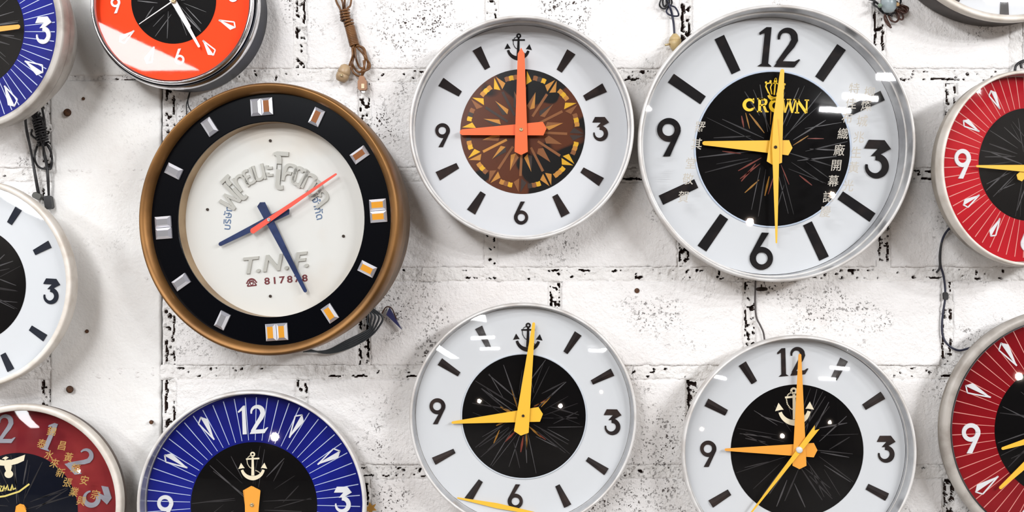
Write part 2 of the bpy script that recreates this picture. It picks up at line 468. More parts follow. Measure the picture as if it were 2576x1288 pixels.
RIVET = metal('brass_pin', (200, 180, 140), 0.3)
DARKPIN = mat('dark_pin', (50, 36, 26), 0.5)
RAY = [mat('grey_ray', (74, 72, 74), 0.3), mat('dim_ray', (44, 42, 44), 0.3), mat('gold_ray', (150, 104, 36), 0.3), mat('rust_ray', (116, 48, 36), 0.3)]
GLASS = glass_mat('cover_glass')
ACRYL = glass_mat('domed_acrylic', (0.985, 0.99, 0.99), 0.05, 0.03)

CLOCKS = 'vintage advertising clocks hung on the white block wall'

class Clock:
    def __init__(self, label, cx, cy, R, H, zd, yaw=0.0, spin=0.0, back=0.8):
        self.R0 = R; yr = math.radians(yaw)
        n = Vector((math.sin(yr), -math.cos(yr), 0))
        # depth of the rim centre so that the pan's rear edge just touches the wall
        g = 0.0015
        for _ in range(3):
            h = H * math.cos(yr) + back * R * S * abs(math.sin(yr)) + g
            self.u = S * (D - h) / D
        self.R = R * self.u; self.H = H; self.zd = zd
        P = px(cx, cy, h); loc = P - n * H
        self.o = empty('wall_clock', loc)
        self.M = Matrix.Translation(loc) @ Matrix.Rotation(yr, 4, 'Z') @ Matrix.Rotation(PI / 2, 4, 'X') @ Matrix.Rotation(math.radians(spin), 4, 'Z')
        self.o.matrix_world = self.M
        self.Mi = self.M.inverted()
        tag(self.o, label, 'clock', CLOCKS)
        self.k = S * (D - h + (H - zd)) / D      # metres per pixel at the dial
        self.c = Vector((0, 0))
    def L(self, x, y, z=None):
        """local point on the plane z seen at pixel x,y"""
        z = self.zd if z is None else z
        a = self.Mi @ Vector((0, -D, 0)); b = self.Mi @ px(x, y, 0)
        t = (z - a.z) / (b.z - a.z); p = a + (b - a) * t
        return Vector((p.x, p.y))
    def part(self, mb, name, m, label=None, parent=None):
        o = mb.build(name, m, parent or self.o)
        if label: o['label'] = label
        return o
    # --- case
    def case(self, kind, m_rim, m_in=None, m_pan=None, lip=0.028, back=0.8, wall_in=0.95):
        R, H, zd = self.R, self.H, self.zd
        m_in = m_in or m_rim; m_pan = m_pan or m_rim
        p = MB()
        p.lathe([(0, 0.0), (back * R * 0.97, 0.0), (back * R, 0.004), (0.978 * R, max(0.02, zd - 0.007)), (0.982 * R, H - 0.022), (0.975 * R, H - 0.012)], 112)
        self.part(p, 'pan', m_pan)
        r = MB()
        if kind == 'flat':
            r.lathe([(0.955 * R, H - 0.026), (0.992 * R, H - 0.024), (R, H - 0.018), (R, H - 0.005), (0.994 * R, H - 0.0008), (0.985 * R, H), ((1 - lip) * R, H), ((1 - lip) * R - 0.001, H - 0.003)], 128)
        elif kind == 'round':
            pr = []
            w = lip * R
            for i in range(15):
                a = -0.65 * PI + i / 14 * 1.45 * PI
                pr.append((R - w / 2 + w / 2 * math.cos(a), H - w / 2 * 0.9 + w / 2 * 0.9 * math.sin(a)))
            r.lathe([(0.95 * R, H - w)] + pr, 128)
        elif kind == 'double':
            r.lathe([(0.93 * R, H - 0.045), (0.985 * R, H - 0.042), (R, H - 0.034), (R, H - 0.026), (0.985 * R, H - 0.019), (0.962 * R, H - 0.017), (0.965 * R, H - 0.010), (0.955 * R, H - 0.002), (0.94 * R, H), (0.925 * R, H - 0.002), (0.915 * R, H - 0.009)], 128)
        self.part(r, 'rim', m_rim)
        w = MB()
        ri = (1 - lip) * R - 0.001 if kind != 'double' else 0.915 * R
        w.lathe([(ri, H - 0.003), (ri * 0.997, H - 0.010), (wall_in * R, zd - 0.001)], 112)
        self.part(w, 'inner_wall', m_in)
        self.ri = ri; self.rd = wall_in * R - 0.0005
    def dial(self, m, r=None):
        d = MB(); d.lathe([(0, self.zd - 0.004), (r or self.rd, self.zd - 0.004), (r or self.rd, self.zd), (0, self.zd)], 96, smooth=False)
        self.part(d, 'dial', m)
    def disc(self, cpx, rad, m, z=0.0006, edge=None):
        c = self.L(*cpx); r = rad * self.k; z0 = self.zd + z
        d = MB(); d.lathe([(r, z0 - 0.0004), (r, z0), (0, z0)], 80, smooth=False)
        d.v = [(x + c.x, y + c.y, zz) for x, y, zz in d.v]
        self.dc = c; self.dr = r; self.dz = z0
        self.plate = self.part(d, 'centre_plate', m)
        if edge:
            e = MB(); e.lathe([(r * 1.022, z0 - 0.0005), (r * 1.022, z0 + 0.0008), (r, z0 + 0.0008), (r, z0 - 0.0002)], 80)
            e.v = [(x + c.x, y + c.y, zz) for x, y, zz in e.v]
            self.part(e, 'plate_ring', edge, None, self.plate)
    def glass(self, dome=0.0, m=None, z=None):
        R = self.ri * 1.0; z0 = self.H - 0.004 if z is None else z
        g = MB()
        if dome <= 0: g.lathe([(0, z0), (R * 0.5, z0), (R, z0)], 96, smooth=False)
        else:
            rs = (R * R + dome * dome) / (2 * dome); pr = []
            for i in range(13):
                r = R * i / 12; pr.append((r, z0 + dome - (rs - math.sqrt(rs * rs - r * r))))
            g.lathe(pr, 96)
        self.gz = (R, z0, dome)
        self.part(g, 'glass_cover', m or (ACRYL if dome > 0 else GLASS))
    def glass_z(self, p):
        R, z0, d = self.gz
        if d <= 0: return z0 + 0.0006
        rs = (R * R + d * d) / (2 * d)
        return z0 + d - (rs - math.sqrt(max(0, rs * rs - p.x ** 2 - p.y ** 2))) + 0.0006
    # --- frames on the dial: T maps glyph units to local
    def T(self, c, size, rot):
        s, co = math.sin(rot), math.cos(rot)
        return lambda q: (c.x + (q[0] * co - q[1] * s) * size, c.y + (q[0] * s + q[1] * co) * size) + ((q[2] * size,) if len(q) > 2 else ())
    def glyph(self, fn, cpx, hpx, m, rot=0.0, name='numeral', t=0.0022, z=None, label=None):
        z = self.zd if z is None else z
        c = self.L(cpx[0], cpx[1], z); T = self.T(c, hpx * self.k, math.radians(rot))
        mb = MB(); fn(mb, T, z, z + t)
        return self.part(mb, name, m, label)
    def numerals(self, hours, rpx, hpx, m, t=0.0022):
        for hr in hours:
            a = math.radians(90 - 30 * hr); c = self.c + Vector((math.cos(a), math.sin(a))) * (rpx * self.k)
            T = self.T(c, hpx * self.k, 0); mb = MB()
            {12: twelve_w, 3: three, 6: six, 9: nine}[hr](mb, T, self.zd, self.zd + t)
            self.part(mb, 'numeral', m)
    def tick(self, ang, r, ln, w_out, w_in, m, crease=False, name='hour_marker', c=None):
        c = c or self.c
        a = math.radians(ang); k = self.k; mb = MB(); e = Vector((math.cos(a), math.sin(a))); n = Vector((-e.y, e.x))
        o = c + e * (r * k)
        P = [o + e * (ln / 2 * k) + n * (w_out / 2 * k), o + e * (ln / 2 * k) - n * (w_out / 2 * k), o - e * (ln / 2 * k) - n * (w_in / 2 * k), o - e * (ln / 2 * k) + n * (w_in / 2 * k)]
        z0 = self.zd; z1 = z0 + 0.002
        if not crease: mb.prism([tuple(p) for p in P], z0, z1)
        else:
            m0 = (P[0] + P[1]) / 2; m1 = (P[2] + P[3]) / 2; zz = z1 + 0.0022
            v = [(*P[0], z0), (*P[1], z0), (*P[2], z0), (*P[3], z0), (*P[0], z1), (*P[1], z1), (*P[2], z1), (*P[3], z1), (*m0, zz), (*m1, zz)]
            mb.add(v, [(4, 7, 9, 8), (8, 9, 6, 5), (0, 1, 5, 8, 4), (2, 3, 7, 9, 6), (1, 2, 6, 5), (3, 0, 4, 7)])
        self.part(mb, name, m)
    def kite(self, ang, r, ln, w, m, c=None):
        c = c or self.c
        a = math.radians(ang); k = self.k; e = Vector((math.cos(a), math.sin(a))); n = Vector((-e.y, e.x)); o = c + e * (r * k)
        def q(rr, tt): return tuple(o + e * (rr * k) + n * (tt * k))
        tip = q(-ln * .5, 0); ls = q(ln * .33, w * .5); ap = q(ln * .5, -w * .05); rs = q(ln * .3, -w * .5)
        mb = MB(); z0 = self.zd; z1 = z0 + 0.0012; wd = 3.4 * k
        for A, B in ((tip, ls), (ls, ap), (tip, ap)):
            mb.stroke([(*A, wd), (*B, wd)], z0, z1)
        mb.prism([tip, ap, rs], z0, z1 + 0.0001)
        self.part(mb, 'hour_marker', m)
    def rays(self, r0, r1, n, w, m, c=None, off=0.0):
        c = c or self.c
        mb = MB(); k = self.k
        for i in range(n):
            a = 2 * PI * (i + off) / n; e = Vector((math.cos(a), math.sin(a)))
            A = c + e * (r0 * k); B = c + e * (r1 * k)
            mb.stroke([(A.x, A.y, w * k * 0.6), (B.x, B.y, w * k)], self.zd, self.zd + 0.0004)
        o = self.part(mb, 'ray_lines', m); o['kind'] = 'stuff'
    def spokes(self, n, seed, bright=1.0, col=True):
        """fine slivers radiating on the dark centre plate"""
        R_ = random.Random(seed); mb = MB()
        for i in range(n):
            a = 2 * PI * (i + R_.uniform(-.4, .4)) / n; tw = R_.uniform(-.35, .35)
            r0 = self.dr * R_.uniform(.12, .5); r1 = self.dr * R_.uniform(.75, .985)
            A = self.dc + Vector((math.cos(a), math.sin(a))) * r0; B = self.dc + Vector((math.cos(a + tw), math.sin(a + tw))) * r1
            w = self.k * R_.uniform(1.4, 4.2)
            mi = R_.choice([0, 0, 1, 1, 1] + ([2, 3] if col else []))
            M_ = (A + B) / 2
            if mi >= 2:
                B = A + (B - A) * 0.45; M_ = (A + B) / 2; w *= 1.7
            mb.stroke([(A.x, A.y, w * .3), (M_.x, M_.y, w), (B.x, B.y, w * .4)], self.dz, self.dz + 0.0003, mi)
        o = self.part(mb, 'ray_pattern', RAY, None, self.plate); o['kind'] = 'stuff'
    def hand(self, name, hub, tip, tail, w_tip, w_max, z, m, style='point', parent=None, tip_style='flat'):
        """flat blade: narrow tip, widening past the hub to a pointed tail"""
        h = self.L(hub[0], hub[1], z); t = self.L(tip[0], tip[1], z); b = self.L(tail[0], tail[1], z)
        e = (t - h).normalized(); n = Vector((-e.y, e.x)); k = self.k
        lt = (t - h).dot(e); lb = (b - h).dot(e)
        P = []
        if tip_style == 'flat':
            P += [(lt - w_tip * k * .35, w_tip / 2), (lt, w_tip * .22), (lt, -w_tip * .22), (lt - w_tip * k * .35, -w_tip / 2)]
        else:
            P += [(lt - w_tip * k * .9, w_tip / 2), (lt, 0), (lt - w_tip * k * .9, -w_tip / 2)]
        if style == 'point':
            P += [(lb + w_max * k * .25, -w_max / 2), (lb, 0), (lb + w_max * k * .25, w_max / 2)]
        elif style == 'round':
            P += [(lb + w_max * k * .3, -w_max / 2), (lb, -w_max * .2), (lb, w_max * .2), (lb + w_max * k * .3, w_max / 2)]
        elif style == 'fork':
            P += [(lb, -w_max / 2), (lb + w_max * k * .7, 0), (lb, w_max / 2)]
        elif style == 'tapertail':
            P += [(0, -w_max / 2), (lb, -w_max * .25), (lb, w_max * .25), (0, w_max / 2)]
        pts = [tuple(h + e * q[0] + n * (q[1] * k)) for q in P]
        mb = MB(); mb.prism(pts, z, z + 0.0011)
        return self.part(mb, name, m)
    def pin(self, hub, r, z, m, hole=True):
        c = self.L(hub[0], hub[1], z); mb = MB(); rr = r * self.k
        prof = [(rr, z - 0.004), (rr, z + 0.0012), (rr * .75, z + 0.0022)] + ([(rr * .4, z + 0.0022), (rr * .4, z + 0.0008), (0, z + 0.0008)] if hole else [(0, z + 0.0028)])
        mb.lathe(prof, 16)
        mb.v = [(x + c.x, y + c.y, zz) for x, y, zz in mb.v]
        self.part(mb, 'hub_pin', m)

# ------------------------------------------------------------------ numerals and emblems as shapes (height about 1, centred)
def arc(cx, cy, r, a0, a1, w0, w1, n=22, wm=None):
    out = []
    for i in range(n):
        t = i / (n - 1); a = math.radians(a0 + (a1 - a0) * t)
        w = w0 + (w1 - w0) * t if wm is None else ((w0 + (wm - w0) * t * 2) if t < .5 else (wm + (w1 - wm) * (t - .5) * 2))
        out.append((cx + r * math.cos(a), cy + r * math.sin(a), w))
    return out
def St(mb, T, pts, z0, z1, mi=0): mb.stroke([T(p) for p in pts], z0, z1, mi)
def Po(mb, T, pts, z0, z1, mi=0): mb.prism([T(p)[:2] for p in pts], z0, z1, mi)
def nine(mb, T, z0, z1):
    St(mb, T, arc(0, .19, .235, 0, 360, .16, .16, 34, .13), z0, z1)
    Po(mb, T, [(.31, .24), (.30, .10), (.02, -.5), (-.16, -.5), (.13, .02)], z0, z1 + 1e-5)
def six(mb, T, z0, z1):
    nine(mb, lambda q: T((-q[0], -q[1]) + tuple(q[2:])), z0, z1)
def three(mb, T, z0, z1):
    Po(mb, T, [(-.20, .5), (.20, .5), (.37, .28), (.06, .10), (-.13, .085), (.05, .28), (-.31, .28)], z0, z1 + 1e-5)
    St(mb, T, arc(0, -.18, .245, 92, -190, .17, .05, 30, .17), z0, z1)
def one(mb, T, z0, z1):
    Po(mb, T, [(-.06, -.43), (.0, .36), (-.13, .30), (-.14, .36), (.03, .5), (.16, .5), (.10, -.43), (.19, -.5), (-.16, -.5)], z0, z1)
def two(mb, T, z0, z1):
    pts = arc(.0, .24, .20, 190, 20, .05, .17, 16) + [(.205, .19, .17), (.13, .04, .155), (-.02, -.16, .13), (-.20, -.42, .12)]
    St(mb, T, pts, z0, z1)
    Po(mb, T, [(-.30, -.5), (.22, -.5), (.36, -.31), (.32, -.30), (.22, -.36), (-.10, -.36), (-.20, -.34)], z0, z1 + 1e-5)
def twelve(mb, T, z0, z1):
    one(mb, lambda q: T((q[0] - .36, q[1]) + tuple(q[2:])), z0, z1)
    two(mb, lambda q: T((q[0] + .20, q[1]) + tuple(q[2:])), z0, z1)
def twelve_w(mb, T, z0, z1):   # rounder cut of the numerals on the coloured dials
    Po(mb, lambda q: T((q[0] - .34, q[1])), [(-.02, -.5), (.0, .34), (-.12, .26), (-.15, .30), (.05, .5), (.12, .5), (.12, -.5)], z0, z1)
    two(mb, lambda q: T((q[0] + .18, q[1]) + tuple(q[2:])), z0, z1)
def anchor(mb, T, z0, z1):
    St(mb, T, arc(.0, .405, .065, 0, 360, .055, .055, 20), z0, z1)
    Po(mb, T, [(-.035, .33), (.035, .33), (.055, -.36), (-.055, -.36)], z0, z1)
    St(mb, T, [(-.24, .235, .05), (.24, .255, .06)], z0, z1 + 1e-5)
    St(mb, T, arc(.0, -.05, .40, 195, 345, .09, .09, 26, .16), z0, z1 - 1e-5)
    Po(mb, T, [(-.42, .10), (-.29, -.09), (-.36, -.09), (-.52, -.12)], z0, z1)
    Po(mb, T, [(.42, .10), (.29, -.09), (.36, -.09), (.52, -.12)], z0, z1)
    Po(mb, T, [(-.09, -.42), (0, -.52), (.09, -.42)], z0, z1)
    rope = [(-.05, .38), (-.16, .31), (-.205, .20), (-.19, .07), (-.12, -.05), (.0, -.13)]
    rope2 = [(.10, -.17), (.20, -.22), (.30, -.30), (.36, -.42)]
    for r in (rope, rope2):
        d = []
        for i in range(len(r) - 1):
            for t in (0, .33, .66): d.append((r[i][0] + (r[i + 1][0] - r[i][0]) * t, r[i][1] + (r[i + 1][1] - r[i][1]) * t, .028))
        for i in range(0, len(d) - 1): St(mb, T, [d[i], (d[i][0] * .35 + d[i + 1][0] * .65, d[i][1] * .35 + d[i + 1][1] * .65, .034)], z0, z1)
def crown(mb, T, z0, z1):
    St(mb, T, arc(0, -.30, .30, 200, 340, .12, .12, 14), z0, z1)
    St(mb, T, arc(0, -.22, .27, 190, 350, .05, .05, 14), z0, z1)
    for s in (-1, 1):
        St(mb, T, [(s * .28, -.3, .07), (s * .46, .02, .07), (s * .44, .16, .07), (s * .28, .22, .06), (s * .12, .2, .05)], z0, z1)
        St(mb, T, [(s * .12, -.34, .06), (s * .22, .0, .06), (s * .16, .2, .06), (0, .25, .05)], z0, z1)
        for (bx, by) in ((s * .47, .22), (s * .25, .30)): St(mb, T, arc(bx, by, .03, 0, 360, .06, .06, 10), z0, z1)
    St(mb, T, [(0, -.36, .07), (0, .25, .07)], z0, z1)
    St(mb, T, arc(0, .33, .045, 0, 360, .09, .09, 12), z0, z1)
    St(mb, T, [(0, .36, .05), (0, .5, .05)], z0, z1); St(mb, T, [(-.06, .44, .05), (.06, .44, .05)], z0, z1)
def slab(mb, T, ch, z0, z1):
    """slab-serif capitals, unit height"""
    s = lambda *p: St(mb, T, list(p), z0, z1)
    if ch == 'C':
        s(*arc(0, 0, .37, 42, 318, .16, .16, 26, .26)); s((.28, .48, .10), (.28, .12, .10)); s((.28, -.34, .08), (.36, -.14, .05))
    if ch == 'R':
        s((-.24, .5, .2), (-.24, -.5, .2)); s((-.42, -.46, .09), (-.06, -.46, .09)); s((-.42, .46, .09), (.05, .46, .09))
        s((-.24, .43, .13), (.08, .43, .14), (.20, .36, .2), (.23, .24, .2), (.18, .10, .18), (.06, .02, .14), (-.24, .0, .12)); s((.04, .02, .16), (.24, -.44, .18), (.42, -.46, .09))
    if ch == 'O': s(*arc(0, 0, .37, 0, 360, .25, .25, 34, .25))
    if ch == 'W':
        s((-.46, .46, .2), (-.26, -.48, .14)); s((-.26, -.48, .12), (.0, .44, .12)); s((.0, .44, .2), (.26, -.48, .14)); s((.26, -.48, .10), (.48, .46, .10))
        for q in (-.48, .0, .48): s((q - .17, .47, .08), (q + .17, .47, .08))
    if ch == 'N':
        s((-.34, .46, .12), (-.34, -.46, .12)); s((-.36, .46, .2), (.34, -.46, .2)); s((.34, .46, .12), (.34, -.46, .12))
        s((-.5, .46, .09), (-.2, .46, .09)); s((-.5, -.46, .09), (-.18, -.46, .09)); s((.18, .46, .09), (.5, .46, .09))
def telephone(mb, T, z0, z1):
    St(mb, T, arc(0, -.22, .62, 155, 25, .16, .16, 18, .24), z0, z1)
    for s in (-1, 1): Po(mb, T, [(s * .50, .02), (s * .70, .06), (s * .74, -.12), (s * .54, -.16)], z0, z1)
    for s in (-1, 1): St(mb, T, [(s * .2, .2, .12), (s * .3, .0, .12), (s * .62, -.44, .14)], z0, z1)
    St(mb, T, [(-.6, -.44, .16), (.6, -.44, .16)], z0, z1); St(mb, T, arc(0, -.14, .20, 0, 360, .10, .10, 18), z0, z1); St(mb, T, [(-.22, .16, .1), (.22, .16, .1)], z0, z1)
def eagle(mb, T, z0, z1):
    for s in (-1, 1): Po(mb, T, [(s * .05, .26), (s * .30, .33), (s * .78, .46), (s * .70, .20), (s * .42, .10), (s * .16, .06)], z0, z1)
    Po(mb, T, [(-.14, .30), (.14, .30), (.16, .0), (.10, -.2), (.16, -.3), (-.16, -.3), (-.10, -.2), (-.16, .0)], z0, z1 + 1e-5)
    Po(mb, T, [(-.10, .30), (.06, .40), (-.06, .46), (-.17, .42), (-.24, .36), (-.16, .36)], z0, z1 + 2e-5)
    Po(mb, T, [(.19 * math.cos(i * PI / 8), -.32 + .17 * math.sin(i * PI / 8)) for i in range(16)], z0, z1 + 3e-5)
def script_word(mb, T, z0, z1):
    for pts in ([(-1.5, -.3), (-1.42, .3), (-1.36, .46), (-1.25, -.25), (-1.1, .48), (-1.02, .5), (-.98, -.3)],
                [(-.98, -.3), (-.86, -.15), (-.78, -.02), (-.70, -.02), (-.80, -.1), (-.82, -.26), (-.70, -.26), (-.60, -.02), (-.58, -.26)],
                [(-.58, -.26), (-.42, -.0), (-.42, -.24), (-.30, -.26), (-.2, .0), (-.18, -.24), (-.05, -.18)],
                [(-1.3, -.56), (-.6, -.52), (.1, -.36), (.62, -.04)]):
        St(mb, T, [(x, y, .085) for x, y in pts], z0, z1)

_fc = {}
def text_data(body, shear=0.0, offset=0.0):
    """built-in lettering turned into mesh data, centred, about unit height"""
    key = (body, shear, offset)
    if key in _fc: return _fc[key]
    cu = bpy.data.curves.new('lettering', 'FONT'); cu.body = body; cu.size = 1.0; cu.shear = shear; cu.offset = offset
    cu.align_x = 'CENTER'; cu.align_y = 'CENTER'; cu.resolution_u = 3
    ob = bpy.data.objects.new('lettering', cu); C.objects.link(ob)
    bpy.context.view_layer.update()
    me = bpy.data.meshes.new_from_object(ob.evaluated_get(bpy.context.evaluated_depsgraph_get()))
    bpy.data.objects.remove(ob); bpy.data.curves.remove(cu)
    v = [tuple(p.co) for p in me.vertices]; f = [tuple(p.vertices) for p in me.polygons]
    bpy.data.meshes.remove(me)
    if v:
        cx = (max(p[0] for p in v) + min(p[0] for p in v)) / 2; cy = (max(p[1] for p in v) + min(p[1] for p in v)) / 2
        v = [(x - cx, y - cy) for x, y, _ in v]
    _fc[key] = (v, f)
    return v, f
def text_fn(body, xs=1.0, shear=0.0, offset=0.0):
    def fn(mb, T, z0, z1):
        v, f = text_data(body, shear, offset)
        n = len(v); P = [T((x * xs, y))[:2] for x, y in v]
        mb.add([(*p, z1) for p in P] + [(*p, z0) for p in P], f)
        ed = {}
        for q in f:
            for i in range(len(q)):
                a, b = q[i], q[(i + 1) % len(q)]
                ed[(a, b)] = 1
        for (a, b) in ed:
            if (b, a) not in ed: mb.add([(*P[a], z1), (*P[b], z1), (*P[b], z0), (*P[a], z0)], [(0, 3, 2, 1)])
    return fn

# ------------------------------------------------------------------ the clocks
HOURS = {h: 90 - 30 * h for h in range(1, 13)}

# big black-and-brass clock with crystal hour markers
c = Clock('large brass-cased clock with black ring of crystal markers and Thai company lettering', 668, 551, 346, 0.150, 0.095, yaw=-9, spin=4, back=0.93)
R, H, zd = c.R, c.H, c.zd
p = MB(); p.lathe([(0, 0), (0.92 * R, 0), (0.93 * R, 0.004), (0.95 * R, H * .45), (0.985 * R, H * .55), (0.985 * R, H - 0.035)], 128); c.part(p, 'pan', BRASS_D)
p = MB(); p.lathe([(0.97 * R, H - 0.040), (0.998 * R, H - 0.036), (R, H - 0.030), (0.996 * R, H - 0.008), (0.985 * R, H - 0.001), (0.972 * R, H), (0.928 * R, H - 0.009), (0.924 * R, H - 0.022)], 128); c.part(p, 'rim', BRASS)
zr = H - 0.020
p = MB(); p.lathe([(0.93 * R, zr), (0.722 * R, zr), (0.718 * R, zr - 0.001), (0.718 * R, zr - 0.004), (0.93 * R, zr - 0.004)], 112, smooth=False); c.part(p, 'marker_ring', mat('black_gloss_ring', (4, 5, 9), 0.2, spec=0.12))
p = MB(); p.lathe([(0.722 * R, zr - 0.004), (0.722 * R, zd)], 96); c.part(p, 'inner_wall', vary(mat('brass_painted_wall', (176, 150, 116), 0.4, 0.55), (140, 112, 78), 16))
c.rd = 0.724 * R; c.dial(WHITE_B)
SIL = mat('crystal_facet_glint', (232, 232, 238), 0.08, 0.3); GRY = mat('crystal_facet_dim', (170, 170, 178), 0.10, 0.4)  # clear facets painted white and grey in place of reflections
TAB = {'clear': mat('crystal_table_clear', (160, 160, 164), 0.10, 0.4), 'brown': mat('crystal_brown_reflection', (150, 96, 60), 0.12, 0.3), 'amber': mat('crystal_amber_reflection', (242, 168, 58), 0.12, 0.3)}  # amber and brown reflections painted onto the tables of clear crystals
def crystal(ang, toff, kind, seed):
    a = math.radians(ang); e = Vector((math.cos(a), math.sin(a))); n = Vector((-e.y, e.x)); k = c.k * 0.985
    o = e * (283 * k) + n * (toff * k)
    def q(r, t, z): v_ = o + e * (r * k) + n * (t * k); return (v_.x, v_.y, z)
    lw, tw = 21.5, 14.0; a_, b_ = 14.5, 7.5; z0, z1, z2 = zr, zr + 0.0035, zr + 0.0075
    out = [(-lw, -tw), (lw, -tw), (lw, tw), (-lw, tw)]; inn = [(-a_, -b_), (a_, -b_), (a_, b_), (-a_, b_)]
    v = [q(*p_, z0) for p_ in out] + [q(*p_, z1) for p_ in out] + [q(*p_, z2) for p_ in inn]
    f = [(0, 1, 5, 4), (1, 2, 6, 5), (2, 3, 7, 6), (3, 0, 4, 7)]
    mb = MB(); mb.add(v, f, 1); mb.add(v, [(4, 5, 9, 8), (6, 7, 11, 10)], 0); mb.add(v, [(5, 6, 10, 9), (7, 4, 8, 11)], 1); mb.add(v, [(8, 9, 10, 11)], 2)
    c.part(mb, 'crystal_marker', [SIL, GRY, TAB[kind]])
for hr, kind in ((12, 'clear'), (1, 'brown'), (2, 'brown'), (3, 'amber'), (4, 'amber'), (5, 'amber'), (6, 'amber'), (7, 'clear'), (8, 'clear'), (9, 'clear'), (10, 'clear'), (11, 'clear')):
    if hr % 3 == 0:
        crystal(HOURS[hr], 14.6, 'clear' if hr == 12 else kind, hr); crystal(HOURS[hr], -14.6, 'brown' if hr == 12 else kind, hr + 20)
    else: crystal(HOURS[hr], 0, kind, hr)
thai = 'ฟุไทยนะโคตทีก'
letters = [('ฟ', 50), ('ไ', 58), ('ท', 44), ('ย', 44), ('น', 44), ('ะ', 40), ('โ', 70), ('ค', 50), ('ต', 52), ('ท', 54), ('ว', 50), ('ก', 48)]
for i, (ch, hp) in enumerate(letters):
    a = 156 - i * (132 / 11)
    ar = math.radians(a)
    x, y = 692 + 126 * math.cos(ar), 545 - 116 * math.sin(ar)
    c.glyph(text_fn(ch, 0.95, 0, 0.012), (x, y), hp * 1.6, GHOST, (a - 90) * 0.8 - 4, 'relief_letter', 0.004, label='clear relief letter')
c.glyph(text_fn('บริษัท', 1.0, 0, 0.01), (572, 548), 27, BLUEINK, 84 - 4, 'lettering', 0.0005, label='small blue Thai word')
c.glyph(text_fn('จำกัด', 1.0, 0, 0.01), (801, 524), 27, BLUEINK, -76 - 4, 'lettering', 0.0005, label='small blue Thai word')
for ch, x, y in (('T', 634, 667), ('.', 651, 681), ('N', 688, 661), ('.', 722, 674), ('F', 757, 655), ('.', 772, 668)):
    c.glyph(text_fn(ch, 1.15, 0.25, 0.02), (x, y), 58, GHOST, 1, 'relief_letter', 0.0035, label='clear relief letter')
for i, ch in enumerate('817878'):
    c.glyph(text_fn(ch, 1.25, 0, 0.02), (672 + i * 19.0, 707 - i * 1.5), 24, MAROON, 1, 'lettering', 0.0006, label='maroon telephone digit')
c.glyph(telephone, (633, 710), 20, MAROON, 2, 'telephone_symbol', 0.0006)
for (x, y) in ((680, 354), (522, 527), (864, 594), (680, 745)): c.pin((x, y), 3.6, zd + 0.001, DARKPIN)
hb = (677, 553)
c.hand('hour_hand', hb, (551, 616), (733, 538), 10, 21, zd + 0.010, NAVY)
c.hand('minute_hand', hb, (770, 735), (658, 507), 9, 23, zd + 0.013, NAVY)
c.hand('second_hand', hb, (847, 437), (632, 585), 5, 14, zd + 0.016, SIGNAL, 'round')
c.pin(hb, 5, zd + 0.017, CHROME)
c.ri = 0.722 * R; c.glass(0, None, zr - 0.002)

# white anchor clock with orange hands over a kaleidoscope plate
def white_clock(label, cx, cy, R, H, zd, dc, tr, tl, tw, num, nh, spin, disc, dome, rim=ALU, inn=ALU_IN, pan=PAN_GREY, lip=0.024, back=0.8, yaw=0, ink=INK, crease=True, kind='flat', wall_in=0.955, plate=PLATE, edge=None, hours=(1, 2, 4, 5, 7, 8, 10, 11)):
    c = Clock(label, cx, cy, R, H, zd, yaw, spin, back)
    c.case(kind, rim, inn, pan, lip, back, wall_in); c.dial(WHITE)
    c.c = c.L(*dc)
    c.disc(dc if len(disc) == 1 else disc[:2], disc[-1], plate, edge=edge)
    for h in hours: c.tick(HOURS[h], tr, tl, tw[0], tw[1], ink, crease)
    return c

